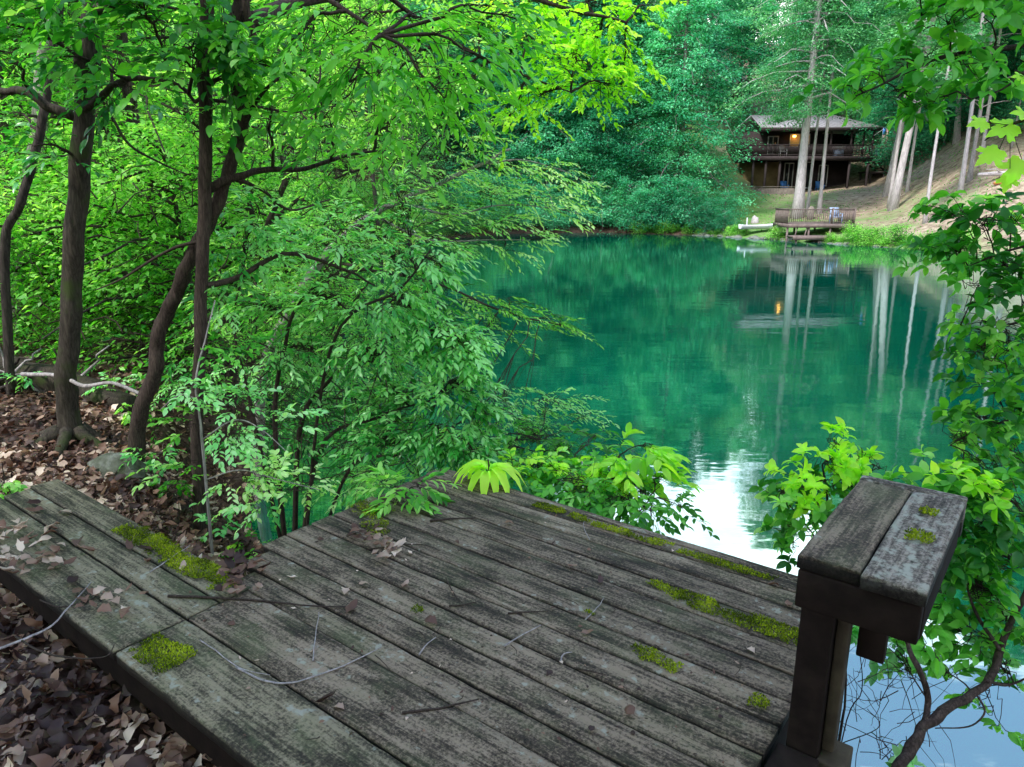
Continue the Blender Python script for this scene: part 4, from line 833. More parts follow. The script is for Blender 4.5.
# fallen leaves lying one by one
dl = []
def dead_leaf(px, py, size, tint, label=None, group=None, z=DECK + .004, az=None):
    p = onplane(px, py, z)
    bf = Buf(); a = R.uniform(0, 6.28) if az is None else az
    td = TDS[int(R.integers(0, 4))]
    D = np.array([[math.cos(a), math.sin(a), R.uniform(-.05, .25)]]); U = np.array([[R.normal(0, .35), R.normal(0, .35), 1.]])
    put_leaves(bf, td, np.array([[0, 0, .006]]), D, U, np.array([size]), np.array([tint * .78]))
    bf.V[0][:, 2] -= bf.V[0][:, 2].min() - .001; o = bf.build('fallen_leaf', M['dead'], None, True); o.location = tuple(p)
    md = o.modifiers.new('thickness', 'SOLIDIFY'); md.thickness = .0006
    return tag(o, label, 'leaf', group)
for px, py, s_, tn, lab in [
    (43, 502, .075, .25, 'dark brown curled leaf at the upper left end of the walkway, the farther of two'), (45, 510, .085, .12, 'nearly black curled leaf at the upper left end of the walkway, the nearer of two'),
    (72, 514, .07, .95, 'pale straw coloured leaf right of the two dark leaves on the walkway'), (80, 539, .08, .5, 'reddish brown leaf crossing the walkway seam'),
    (98, 550, .08, .55, 'long brown leaf lying over the walkway seam left of the large moss patch'), (47, 558, .06, .75, 'pale folded leaf on the outer walkway board'),
    (74, 578, .09, .12, 'long dark leaf bridging the outer edge of the walkway'), (154, 549, .07, .5, 'brown leaf lying on the large moss patch, right one of three'),
    (146, 559, .065, .45, 'brown leaf lying on the large moss patch, nearest of three'), (132, 551, .07, .55, 'brown leaf lying on the large moss patch, left one of three'),
    (182, 571, .06, .8, 'pale crumpled leaf on the right half of the large moss patch'), (125, 592, .04, .7, 'small orange brown leaf left of the long dark stick'),
    (346, 614, .075, .6, 'reddish leaf touching the right end of the long stick'), (297, 577, .04, .9, 'small pale leaf standing on edge near the leaf pile'),
    (346, 588, .05, .75, 'left one of the two pale leaves side by side on the deck'), (358, 586, .045, .85, 'right one of the two pale leaves side by side on the deck'),
    (402, 589, .055, .65, 'tan leaf lying alone above the board gap left of the deck middle'), (317, 539, .045, .6, 'small curled leaf near the left ends of the deck boards'),
    (236, 624, .03, .5, 'tiny red brown leaf below the long dark stick'), (314, 703, .07, .06, 'black curled leaf over the seam near the bottom of the deck'),
    (333, 707, .04, 1.0, 'white leaf fragment beside the black curled leaf'), (424, 621, .055, .45, 'brown leaf in a board gap above the pale lichen patch'),
    (504, 523, .05, .45, 'rust brown leaf near the far deck edge below the drooping sprig'), (567, 565, .06, .92, 'whitish leaf scrap on the far half of the deck'),
    (601, 585, .055, .22, 'dark leaf at a board gap in the far half of the deck'), (580, 633, .05, .4, 'curled brown leaf beside the tiny moss tuft in the deck middle'),
    (635, 718, .05, .8, 'pale tan leaf on the lower right of the deck'), (790, 602, .06, .85, 'pale rolled leaf close to the bench on the broad moss band'),
    (780, 586, .05, .75, 'pale leaf scrap on the deck edge board left of the bench'), (550, 545, .03, .12, 'tiny black leaf bit left of the whitish scrap'),
    (456, 541, .03, .5, 'tiny brown leaf in a gap above the forked twig'), (690, 655, .025, .1, 'tiny black leaf bit right of the oval moss patch'),
    (747, 648, .035, .9, 'small white leaf scrap left of the bench post'), (552, 672, .03, .08, 'small black crumb in the lower middle of the deck'), (590, 733, .03, .08, 'small black crumb at the lower edge of the deck')]:
    dead_leaf(px, py, s_, tn, lab)
for i in range(34): dead_leaf(R.uniform(222, 268), R.uniform(553, 592), R.uniform(.04, .08), R.uniform(.2, .85), 'dry leaf in the brown pile at the left end of the deck boards', 'leaf pile at the deck corner', z=DECK + .004 + i * .0012)
for i in range(38): 
    a = R.uniform(0, 1); dead_leaf(358 + a * 38 + R.normal(0, 5), 531 + a * 22 + R.normal(0, 4), R.uniform(.035, .065), R.uniform(.3, .95), 'dry leaf in the small heap on the far left deck boards', 'leaf heap on the far left boards', z=DECK + .004 + i * .001)
for i in range(50): dead_leaf(R.uniform(0, 70), R.uniform(520, 572), R.uniform(.04, .08), R.uniform(.2, .95), 'dry leaf in the litter spilling over the walkway corner', 'leaves spilled over the walkway corner', z=DECK + .004 + i * .0008)
for i in range(16): dead_leaf(R.uniform(68, 140), R.uniform(594, 612), R.uniform(.035, .06), R.uniform(.15, .8), 'dry leaf in the loose heap on the outer walkway board', 'loose heap on the outer walkway board', z=DECK + .004 + i * .0008)
for i in range(130):
    px, py = R.uniform(150, 790), R.uniform(510, 767)
    q = onplane(px, py, DECK); uq, vq = np.array([q[0], q[1]]) @ UV / KK, np.array([q[0], q[1]]) @ VV / KK
    if .5 < uq < 2.5 and .86 < vq < 2.7: dead_leaf(px, py, R.uniform(.008, .02), R.choice([.05, .2, .6, .95]), 'tiny scrap of dry leaf scattered on the deck', 'tiny leaf scraps scattered on the deck')
# sticks
def stick(pts, r, label, mat='twig', z=DECK + .006, kids=()):
    P = [onplane(a, b_, z + (q[0] if (q := c_) else 0)) for a, b_, *c_ in pts]
    o_ = P[0].copy(); P = smooth_path(P, 5); m_ = len(P); P = P + np.array([[mnoise.noise(Vector((i * .5, k, q * 9.))) for q in range(3)] for k, i in ((pts[0][0], i) for i in range(m_))]) * r * .9
    P[:, 2] = np.maximum(P[:, 2], DECK + r + .001) if z > DECK - .1 else P[:, 2]
    b_ = Buf(); b_.tube(P - o_, np.linspace(r, r * .45, m_), 7, .25, seed=pts[0][0]); ob = b_.build('fallen_twig', M[mat], None, True); ob.location = tuple(o_)
    return tag(ob, label, 'twig')
stick([(168, 596), (215, 598), (262, 601), (310, 606), (356, 607)], .0055, 'longest dark stick lying from the large moss patch onto the deck')
stick([(236, 667), (262, 680), (290, 683), (330, 671), (360, 658), (381, 647)], .0038, 'long grey curved twig in the lower left of the deck', 'barkgrey')
stick([(402, 713), (440, 708), (479, 699)], .005, 'short thick dark stick near the bottom centre of the deck')
stick([(446, 578), (453, 592), (462, 603)], .003, 'thin upright piece of the forked twig in the deck middle'); stick([(449, 606), (462, 605), (476, 602)], .0042, 'short dark stick below the forked twig')
stick([(508, 613), (528, 612), (548, 611)], .004, 'straight dark twig right of the forked twig'); stick([(504, 646), (522, 635), (541, 625)], .003, 'straight grey twig crossing a board gap in the deck middle', 'barkgrey')
stick([(419, 655), (426, 645), (436, 637)], .003, 'small grey twig on the pale lichen patch', 'barkgrey'); stick([(560, 661), (564, 654), (572, 652)], .003, 'tiny hooked grey twig right of the deck centre', 'barkgrey')
stick([(574, 668), (590, 671), (606, 675)], .003, 'thin dark twig lying in the gap right of the hooked twig'); stick([(430, 521), (450, 519), (476, 518)], .006, 'thick dark stick near the far left corner of the deck')
stick([(366, 550), (400, 545), (425, 545), (440, 551)], .003, 'curved dark twig beside the small leaf heap'); stick([(313, 661), (315, 640), (319, 612)], .0025, 'pale bent twig above the curved grey twig', 'barkgrey')
stick([(150, 572), (168, 560), (190, 545)], .003, 'pale twig leaning over the large moss patch', 'barkgrey'); stick([(585, 620), (597, 608), (604, 598)], .0025, 'faint grey twig near the tiny moss tuft', 'barkgrey')
stick([(590, 540), (584, 528), (584, 520)], .002, 'very thin twig on the far boards', 'barkgrey'); stick([(375, 655), (383, 662), (390, 670)], .002, 'tiny dark twig right of the curved grey twig')
stick([(200, 640), (215, 650), (240, 668), (270, 675)], .0025, 'thin forked twig beside the round moss patch', 'barkgrey')
stick([(-20, 662), (20, 648), (50, 634), (66, 618), (92, 588)], .005, 'long pale twig arching from the leaf litter onto the walkway', 'barkgrey', z=DECK - .02)
stick([(18, 648), (45, 664), (80, 670), (108, 668), (116, 656)], .004, 'thin curved twig hanging at the outer walkway edge', 'twig', z=DECK - .04)
stick([(40, 600), (60, 607), (90, 600), (100, 590)], .003, 'thin dark twig in the loose heap on the walkway')
for i in range(12):
    a, b_ = R.uniform(300, 760), R.uniform(520, 740); an = R.uniform(0, 3.1); l_ = R.uniform(8, 22)
    q = onplane(a, b_, DECK); uq, vq = np.array([q[0], q[1]]) @ UV / KK, np.array([q[0], q[1]]) @ VV / KK
    if .6 < uq < 2.4 and 1.0 < vq < 2.6:
        o = stick([(a, b_), (a + l_ * .5 * math.cos(an) + 2, b_ + l_ * .3 * math.sin(an)), (a + l_ * math.cos(an), b_ + l_ * .6 * math.sin(an))], .0018, 'hair thin dark twig bit scattered on the deck'); o['group'] = 'thin twig bits scattered on the deck'

# leaf litter of the near bank: nobody could count it
n = 110000
xl = R.uniform(-8, .9, n); yl = R.uniform(.6, 10, n); dens = np.clip(1.3 - np.hypot(xl + 1.2, yl - 2.2) / 5, .07, 1)
ul = (xl * UV[0] + yl * UV[1]) / KK; vl = (xl * VV[0] + yl * VV[1]) / KK
under = ((ul > .5) & (ul < 2.5) & (vl > .9) & (vl < 2.7)) | ((ul > 2.2) & (ul < 4) & (vl > .9) & (vl < 1.33))
ds = sdist(xl, yl); k_ = (R.uniform(0, 1, n) < dens) & ~under & (ds > .12)
xl, yl, ul, vl = xl[k_], yl[k_], ul[k_], vl[k_]; n = len(xl)
P = np.stack([xl, yl, gz(xl, yl) + R.uniform(0, .05, n)], 1)
d = R.normal(0, 1, (n, 3)); d[:, 2] *= .38; u_ = R.normal(0, .5, (n, 3)); u_[:, 2] = 1
bf = Buf(); sz_ = R.uniform(.03, .095, n); tn_ = np.clip(R.beta(1.0, 1.5, n), 0, 1)
for q_ in range(4): put_leaves(bf, TDS[q_], P[q_::4], d[q_::4], u_[q_::4], sz_[q_::4], tn_[q_::4])
tag(bf.build('leaf_litter', M['dead'], None, True), 'brown and pale dry leaf litter covering the near bank', 'leaf litter', kind='stuff')
bf = Buf(); n = 500
xl = R.uniform(-7, -.4, n); yl = R.uniform(1, 10, n); k_ = sdist(xl, yl) > .3; xl, yl = xl[k_], yl[k_]; n = len(xl)
ul = (xl * UV[0] + yl * UV[1]) / KK; vl = (xl * VV[0] + yl * VV[1]) / KK; k_ = ~(((ul > .4) & (ul < 2.7) & (vl > .8) & (vl < 2.8)) | ((ul > 2.1) & (ul < 4.1) & (vl > .8) & (vl < 1.4))); xl, yl = xl[k_], yl[k_]; n = len(xl)
a = R.uniform(0, 6.28, n); l_ = R.uniform(.06, .4, n); t5 = np.linspace(-.5, .5, 5)[None, :, None]
C_ = np.stack([xl, yl, gz(xl, yl) + .03], 1)[:, None]; Pq = C_ + np.stack([np.cos(a), np.sin(a), a * 0], 1)[:, None] * l_[:, None, None] * t5; Pq += R.normal(0, .008, Pq.shape); Pq[..., 2] += .02 * t5[..., 0]
thin(bf, Pq, R.uniform(.001, .004, n), .001)
tag(bf.build('twig_litter', M['twig']), 'fine fallen twigs strewn through the leaf litter', 'twigs', kind='stuff')

# ------------------------------------------------------------------ tree kinds for the middle distance and the far bank
def make_tree(name, H, hb, Rm, nbr, nleaf, size, mat, bark, tr=.22, lean=(0, 0), rise=.25, droop=.45, clumps=9, prof=1.0, bend=.4, cs=.16, flat=.22, tm=None, tc=.5, top=.12, bare=False):
    root = bpy.data.objects.new(name, None); COL.objects.link(root)
    n = 14; t = np.linspace(0, 1, n)
    tp = np.stack([lean[0] * t + bend * np.sin(t * 3 + nbr) * t * .5, lean[1] * t + bend * np.cos(t * 2.3 + nbr) * t * .3, t * H - .4 * (t == 0)], 1)
    tb = Buf(); rr = tr * (1 - .8 * t) + .01; rr[0] *= 1.5; rr[1] *= 1.05
    tb.tube(tp, rr, 8, .15, seed=nbr)
    lb = Buf(); fol = Buf()
    PP = []; DD = []; TT = []
    per = max(int(nleaf / nbr), 1)
    for i in range(nbr):
        u = ((i + R.uniform(0, 1)) / nbr) ** .95
        z = hb + (H - hb) * u
        az = i * 2.399 + R.normal(0, .35)
        ln = Rm * ((1 - u) ** .55 * .88 + top) * R.uniform(.62, 1.15) * (1 if u > .12 else .55 + 3.6 * u * prof)
        a = np.array([np.interp(z / H, t, tp[:, 0]), np.interp(z / H, t, tp[:, 1]), z])
        s = np.linspace(0, 1, 6)[:, None]; d = np.array([math.cos(az), math.sin(az), 0])
        P = a + d * ln * s; P[:, 2] += (rise * s - droop * s ** 2)[:, 0] * ln * R.uniform(.6, 1.3) + (u > .8) * (u - .8) * 5 * s[:, 0] * ln * .6
        P[1:-1] += R.normal(0, .03 * ln, (4, 3))
        lb.tube(P, np.linspace(max(.018, tr * .28 * (1 - u * .6)), .008, 6), 4, cap=False)
        sc = R.uniform(.25, 1.05, clumps) ** .8
        cpos = np.stack([np.interp(sc, s[:, 0], P[:, k]) for k in range(3)], 1)
        lat = np.array([-d[1], d[0], 0])
        cpos += lat * (R.normal(0, .24, clumps) * ln * (1.15 - .5 * sc))[:, None]
        cpos[:, 2] += R.normal(0, .05 * ln + .05, clumps)
        ci = R.integers(0, clumps, per)
        off = R.normal(0, 1, (per, 3)) * np.array([cs, cs, cs * flat * 1.6]) * (ln ** .5 * 1.3)
        off[:, 2] -= np.hypot(off[:, 0], off[:, 1]) * .22
        PP.append(cpos[ci] + off)
        dd = d * .7 + R.normal(0, .6, (per, 3)); dd[:, 2] = dd[:, 2] * .35 - .22; DD.append(dd)
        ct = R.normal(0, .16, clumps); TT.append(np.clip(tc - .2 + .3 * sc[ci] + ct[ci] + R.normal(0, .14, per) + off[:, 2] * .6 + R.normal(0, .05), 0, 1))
    PP = np.concatenate(PP); DD = np.concatenate(DD); TT = np.concatenate(TT)
    if not bare:
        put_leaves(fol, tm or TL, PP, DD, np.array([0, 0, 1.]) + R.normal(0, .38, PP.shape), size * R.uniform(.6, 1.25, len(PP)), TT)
    tb.build('trunk', M[bark], root, True); lb.build('limbs', M[bark], root, True)
    if not bare: fol.build('crown', M[mat], root)
    return root
used_protos = {}
def plant(proto, loc, rz, sc, label, cat='tree', group=None, sz=None):
    first = proto.name not in used_protos
    used_protos[proto.name] = 1
    o = proto if first else copy_tree(proto)
    o.location = tuple(loc); o.rotation_euler = (0, 0, rz); o.scale = (sc, sc, sz or sc)
    for k in ('group',):
        if k in o: del o[k]
    return tag(o, label, cat, group)

TALLH = dict(tr=.30, rise=.2, droop=.35)
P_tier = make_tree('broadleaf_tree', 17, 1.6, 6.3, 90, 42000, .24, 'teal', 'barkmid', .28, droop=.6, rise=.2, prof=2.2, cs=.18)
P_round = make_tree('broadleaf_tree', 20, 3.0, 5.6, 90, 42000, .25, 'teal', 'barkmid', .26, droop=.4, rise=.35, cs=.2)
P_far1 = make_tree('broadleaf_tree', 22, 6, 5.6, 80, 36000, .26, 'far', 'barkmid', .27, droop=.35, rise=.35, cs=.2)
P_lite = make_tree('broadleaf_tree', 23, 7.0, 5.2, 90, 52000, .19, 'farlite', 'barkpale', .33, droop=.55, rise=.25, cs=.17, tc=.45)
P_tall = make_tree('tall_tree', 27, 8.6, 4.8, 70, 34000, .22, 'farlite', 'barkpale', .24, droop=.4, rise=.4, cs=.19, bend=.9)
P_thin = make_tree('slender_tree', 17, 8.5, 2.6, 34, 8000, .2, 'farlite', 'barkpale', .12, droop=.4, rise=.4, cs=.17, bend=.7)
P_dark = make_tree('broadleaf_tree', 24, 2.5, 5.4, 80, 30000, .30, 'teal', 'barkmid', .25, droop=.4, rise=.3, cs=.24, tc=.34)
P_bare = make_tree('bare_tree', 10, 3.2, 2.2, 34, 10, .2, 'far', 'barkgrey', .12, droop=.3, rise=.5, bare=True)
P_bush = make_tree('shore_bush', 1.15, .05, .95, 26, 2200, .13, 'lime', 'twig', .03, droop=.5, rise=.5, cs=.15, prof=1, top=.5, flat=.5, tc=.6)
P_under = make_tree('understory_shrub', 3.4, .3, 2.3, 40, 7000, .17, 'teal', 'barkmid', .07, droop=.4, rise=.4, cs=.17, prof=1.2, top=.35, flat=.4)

G_far = 'trees of the wood across the lake'
# named ones: (prototype, px of the base, distance, turn, scale, label)
for P_, px, D, rz, sc, lab in [
    (P_tier, 678, 58.5, .4, 1.0, 'wide dark teal tree with tiered boughs over the far waterline left of the boat'),
    (P_round, 612, 61, 2.0, .95, 'rounded blue green tree at the far waterline behind the tip of the yellow green boughs'),
    (P_tier, 548, 60, 3.6, .9, 'dark tiered tree on the far waterline, leftmost of those clear of the near branches'),
    (P_round, 700, 78, 1.1, 1.0, 'tall blue green tree rising between the tiered tree and the cabin'),
    (P_lite, 799, 53, 2.6, 1.0, 'large pale green tree, its thick light trunk in front of the cabin behind the dock'),
    (P_far1, 840, 84, .3, 1.15, 'green tree rising right behind the chimney of the cabin'),
]:
    p = g(px, 200, D); plant(P_, p, rz, sc, lab)
p = g(808, 205, 54.6); plant(P_thin, p, 2.2, .95, 'thin pale trunked tree close behind the thick trunk in front of the cabin')
p = g(820, 205, 53.5); plant(P_thin, p, 4.2, 1.08, 'slim straight grey trunked tree in front of the cabin porch', sz=1.2)
for P_, px, D, rz, sc, lab in [
    (P_tall, 886, 56, .5, .95, 'tall grey trunk, left one of the leaning cluster right of the cabin stairs'),
    (P_thin, 890, 51.5, 1.5, 1.1, 'very slim white trunk between the two thick leaning trunks right of the cabin'),
    (P_tall, 894, 50, 1.2, 1.0, 'tall purplish trunk, right one of the leaning cluster right of the cabin stairs'),
    (P_thin, 928, 43, 3.3, .8, 'slim bright white trunk standing just above the shore bushes right of the dock'),
    (P_tall, 948, 59, 4.2, .85, 'grey leaning trunk farther up the slope between the two slim right hand trunks'),
    (P_thin, 959, 45.5, 5.2, 1.1, 'light forked trunk on the bare slope beside the fallen log'),
    (P_thin, 987, 62, .2, .9, 'thin pale trunk at the upper edge of the bare slope'),
    (P_thin, 1019, 44, 2.9, 1.05, 'white trunked tree at the right edge of the slope above the log'),
    (P_thin, 906, 54, 2.0, .9, 'slim grey trunk just right of the leaning trunk cluster'), (P_thin, 975, 50, 4.0, .95, 'slim pale trunk between the forked trunk and the right edge of the slope'),
    (P_bare, 966, 47, 1.0, 1.15, 'leafless grey tree with bare upswept twigs on the slope right of the cabin'),
    (P_bare, 1003, 49, 2.4, .4, 'small bare grey shrub standing behind the fallen log')]:
    p = g(px, 200, D); o = plant(P_, p, rz, sc, lab)
    if P_ is P_tall: o.rotation_euler = (0, math.radians(4 if px != 948 else -6), 0)
for P_, ra, D, sc, lab in [(P_tier, .11, 58.5, .62, 'small tiered tree on the far waterline between two larger ones'), (P_tier, .03, 61, .8, 'tiered tree at the far waterline half hidden by the near boughs'), (P_tier, -.03, 60, .7, 'tiered tree at the far waterline behind the near laurel thicket'), (P_round, .20, 58.5, .55, 'low rounded tree at the far waterline right of the wide tiered tree'),
    (P_lite, .055, 63, .8, 'paler green tree between the dark trees at the far waterline')]:
    plant(P_, (ra * D, D, gzs(ra * D, D)), R.uniform(0, 6), sc, lab)
for i, (ra, D, P_, sc) in enumerate([(.50, 67, P_dark, .7), (.525, 64, P_under, 1.3), (.545, 66, P_dark, .8), (.565, 61.5, P_under, 1.2), (.60, 59, P_under, 1.3), (.575, 66, P_far1, .8), (.64, 57, P_under, 1.2), (.67, 56, P_dark, .7), (.485, 71, P_under, 1.4), (.62, 63, P_round, .8), (.70, 50, P_under, 1.2)]):
    plant(P_, (ra * D, D, gzs(ra * D, D) - .1), i * 1.7, sc, 'dark woodland tree above the bare slope on the right' if P_ is not P_under else 'dark green shrub at the upper edge of the clearing', 'tree' if P_ is not P_under else 'shrub', 'woodland trees above the bare slope' if P_ is not P_under else 'shrubs at the upper edge of the clearing')
# the wood behind: fills the hillside
placed = []
def far_ok(x, y, rmin):
    return all((x - a) ** 2 + (y - b_) ** 2 > rmin ** 2 for a, b_ in placed)
kinds = [P_round, P_dark, P_far1, P_lite, P_tier, P_dark, P_far1]
labs = {P_round.name: 'rounded blue green tree deep in the wood across the lake', P_dark.name: 'dark full green tree deep in the wood across the lake',
        P_far1.name: 'mid green tree with a high crown in the wood across the lake', P_lite.name: 'pale green tree with a pale trunk in the wood across the lake',
        P_tier.name: 'tree with tiered dark boughs in the wood across the lake', P_under.name: 'low leafy shrub under the trees of the far wood'}
tries = 0
cnt = 0
while tries < 2500 and cnt < 120:
    tries += 1
    ra = R.uniform(-.62, .86); D = 57 + 62 * R.uniform() ** .9; x = ra * D; y = D
    d = float(sdist(np.array([x]), np.array([y]))[0])
    if d < 2.0: continue
    if ra > .20 and D < (70 if ra < .48 else 62): continue          # the clearing
    if abs(x - 27.5) < 12 and 60 < y < 79: continue                 # the cabin
    if not far_ok(x, y, 4.4 if D < 80 else 5.6): continue
    placed.append((x, y)); cnt += 1
    kd = kinds[int(R.integers(0, len(kinds)))]
    if kd is P_lite and R.uniform() < .4: kd = P_dark
    sc = R.uniform(.85, 1.2)
    z = gzs(x, y)
    if .05 < ra < .40:
        hh = {P_round.name: 20, P_dark.name: 24, P_far1.name: 22, P_lite.name: 23, P_tier.name: 17}[kd.name]
        sc = min(sc, max((.325 * D + 2.9 - z) / hh, .45))
    plant(kd, (x, y, z - .1), R.uniform(0, 6), sc, labs[kd.name.split('.')[0]] if kd.name in labs and False else labs.get(kd.name, 'green tree in the wood across the lake'), 'tree', 'wood: ' + labs.get(kd.name, 'green tree in the wood across the lake')[:40])
# right side of the lake, above the clearing
for ra, D in [(.62, 66), (.68, 60), (.72, 52), (.76, 62), (.8, 46), (.66, 74), (.84, 55), (.9, 40), (.58, 80), (.95, 48)]:
    x = ra * D; plant(P_dark if R.uniform() < .6 else P_far1, (x, D, gzs(x, D) - .1), R.uniform(0, 6), R.uniform(.8, 1.05),
        'dark woodland tree above the bare slope on the right', 'tree', 'woodland trees above the bare slope')
# understorey along the wood edge
for i in range(19):
    ra = -.12 + .40 * i / 18 + R.uniform(-.008, .008); D = 44
    while float(sdist(np.array([ra * D]), np.array([D]))[0]) < .4 and D < 70: D += .2
    D += R.uniform(0, 1.5); x = ra * D
    plant(P_under, (x, D, gzs(x, D) - .1), R.uniform(0, 6), R.uniform(.35, 1.0), 'low leafy shrub under the trees along the far waterline', 'shrub', 'shrubs under the far trees')
for i, (px, D, sc) in enumerate([(727, 53, .62), (995, 56, .8), (1012, 53, .7), (978, 62, .9), (905, 68, .8), (935, 70, .9), (915, 74, 1.1), (960, 72, 1)]):
    p = g(px, 200, D)
    plant(P_under, p, i * 1.3, sc, ['small mint green shrub standing alone on the grass left of the boat', 'dark rounded shrub behind the fallen log on the right', 'dark shrub at the right edge behind the fallen log'][i] if i < 3 else 'dark green shrub at the upper edge of the clearing', 'shrub',
          None if i < 3 else 'shrubs at the upper edge of the clearing')
# bright bushes along the far waterline
px = 640; i = 0
while px < 985:
    sx_, sy_ = None, None
    ra = (px - 512) / F * .967
    # walk out along the view direction to the far shore
    D = 30
    while float(sdist(np.array([ra * D]), np.array([D]))[0]) < 0 and D < 70: D += .1
    if not (752 < px < 776 or 792 < px < 836):
        D += R.uniform(.1, .7)
        x = ra * D; o = plant(P_bush, (x, D, gzs(x, D) - .05), R.uniform(0, 6), R.uniform(.28, .85) * (.75 if px < 760 else 1), 'bright green bush growing at the far waterline', 'bush', 'bright bushes along the far waterline')
    px += R.uniform(7, 13); i += 1

# ------------------------------------------------------------------ cabin
HC = at(812, 190, 66); HZ = gzs(HC[0], 66) 
S_ = 66 / (F * cP) * .97 * 1.03        # metres per pixel there
def hx(px): return (px - 812) * 66 / F * .967
def hz(py): return CAMZ + (192 - py) * 66 / F * 1.0 - HZ      # height above the cabin's ground
cab = thing('lake_cabin', 'dark brown two storey wooden cabin with balcony and pale metal roof across the lake', 'cabin', (HC[0], 66, HZ))
MH = {}
MH['dark'] = plain_mat('cabin_board', (.035, .026, .026), .8, .2, .35, 3)
MH['rail'] = plain_mat('cabin_rail', (.05, .038, .04), .8, .2, .3, 5)
MH['tan'] = plain_mat('cabin_lower_wall', (.16, .12, .06), .85, .2, .3, 2)
MH['fence'] = plain_mat('retaining_boards', (.20, .17, .15), .85, .2, .35, 3)
MH['roof'] = plain_mat('metal_roof', (.30, .28, .30), .5, .4, .12, 2)
MH['white'] = plain_mat('white_frame', (.55, .56, .58), .6, .3, .1, 4)
MH['glass'] = plain_mat('dark_glass', (.02, .025, .03), .12, .6, .2, 2)
MH['warm'] = plain_mat('lit_window', (.3, .18, .05), .4, .4, .3, 2, emit=(1, .55, .15), es=.2)
MH['lamp'] = plain_mat('lamp_glow', (1, .6, .2), .4, .4, 0, 2, emit=(1, .42, .08), es=12)
MH['blue'] = plain_mat('blue_plastic', (.06, .22, .62), .5, .4, .15, 3)
MH['bluel'] = plain_mat('pale_blue_plastic', (.28, .36, .52), .5, .4, .1, 3)
MH['brick'] = plain_mat('chimney_stone', (.10, .085, .085), .9, .2, .4, 5)
MH['black'] = plain_mat('black_enamel', (.02, .02, .022), .4, .5, .2, 3)
MH['red'] = plain_mat('brick_red_paint', (.32, .07, .06), .6, .3, .15, 3)
def hb_(name, mat, boxes, parent=cab):
    b_ = Buf()
    for q in boxes: b_.box(*q)
    return b_.build(name, MH[mat], parent)
zf = hz(158.5); ze = hz(134.5); zr = zf - .35
X0, X1 = hx(746), hx(869); XB = hx(826)          # balcony left, right; wall right end
# walls
hb_('wall', 'dark', [(X0 + .5, XB, 2.0, 9.0, zf, ze), (XB + .002, X1 + .3, 4.6, 9.0, zf, ze)])
hb_('lower_wall', 'tan', [(X0 + .6, hx(789), 2.6, 8.8, -.8, zr - .02)])
hb_('lower_wall', 'dark', [(hx(789) + .003, X1 - .4, 3.4, 8.9, -.8, zr - .02)])
hb_('balcony_floor', 'rail', [(X0, X1, 0, 4.4, zf - .08, zf - .004), (X0, X1, -.06, -.003, zr, zf + .02), (X0 + .05, X1 - .05, 4.3, 4.38, zr, zf - .085), (X0, X0 + .05, .05, 4.2, zr, zf - .085), (X1 - .05, X1, .05, 4.2, zr, zf - .085)])
# roof: low gable, ridge along x
b_ = Buf(); rz_ = hz(117.5)
ex0, ex1, ef, eb = X0 + .8, X1 + .55, -.25, 9.6
yr = 4.8
b_.hexa([(ex0, ef, ze + .10), (ex1, ef, ze + .10), (hx(848), yr, rz_), (hx(762), yr, rz_), (ex0, ef, ze + .2), (ex1, ef, ze + .2), (hx(848), yr, rz_ + .1), (hx(762), yr, rz_ + .1)])
b_.hexa([(hx(762), yr + .01, rz_), (hx(848), yr + .01, rz_), (ex1, eb, ze + .1), (ex0, eb, ze + .1), (hx(762), yr + .01, rz_ + .1), (hx(848), yr + .01, rz_ + .1), (ex1, eb, ze + .2), (ex0, eb, ze + .2)])
b_.hexa([(ex1 - .01, ef, ze + .1), (ex1 + .0, eb, ze + .1), (hx(848), yr + .2, rz_), (hx(848), yr, rz_), (ex1, ef, ze + .19), (ex1, eb, ze + .19), (hx(848), yr + .2, rz_ + .09), (hx(848), yr, rz_ + .09)])
roof = b_.build('roof', MH['roof'], cab)
# standing seams and eave board
b_ = Buf()
for k in range(22):
    f_ = (k + .5) / 22; xa = ex0 + (ex1 - ex0) * f_; xb = hx(762) + (hx(848) - hx(762)) * f_
    b_.beam((xa, ef + .03, ze + .22), (xb, yr - .05, rz_ + .12), .04, .05)
b_.build('seam', MH['roof'], roof)
hb_('eave_board', 'dark', [(ex0, ex1, ef - .06, ef - .004, ze - .12, ze + .17)], roof)
b_ = Buf(); b_.box(hx(841), hx(850.5), 6.2, 7.4, ze + .3, hz(113)); b_.box(hx(840.4), hx(851.1), 6.1, 7.5, hz(113) + .002, hz(112)); b_.box(hx(844), hx(847.5), 6.5, 7.1, hz(112) + .002, hz(110.5)); b_.build('chimney', MH['brick'], roof)
# posts
for px_ in (752, 764.5, 778.5, 797.5, 847.5, 866): hb_('porch_post', 'rail', [(hx(px_) - .08, hx(px_) + .08, .1, .26, -.8, zr - .003)])
for px_ in (826.5, 846.5, 858.5, 868.0): hb_('porch_post', 'rail', [(hx(px_) - .07, hx(px_) + .07, .08, .22, zf, ze + .08)])
# railing
b_ = Buf(); zt = zf + .98
b_.box(X0, X1, -.05, .05, zt - .06, zt); b_.box(X0, X1, -.03, .03, zf + .1, zf + .16)
for k in range(96): 
    xk = X0 + .1 + (X1 - X0 - .2) * k / 95; b_.box(xk - .022, xk + .022, -.022, .022, zf + .161, zt - .061)
b_.build('railing', MH['rail'], cab)
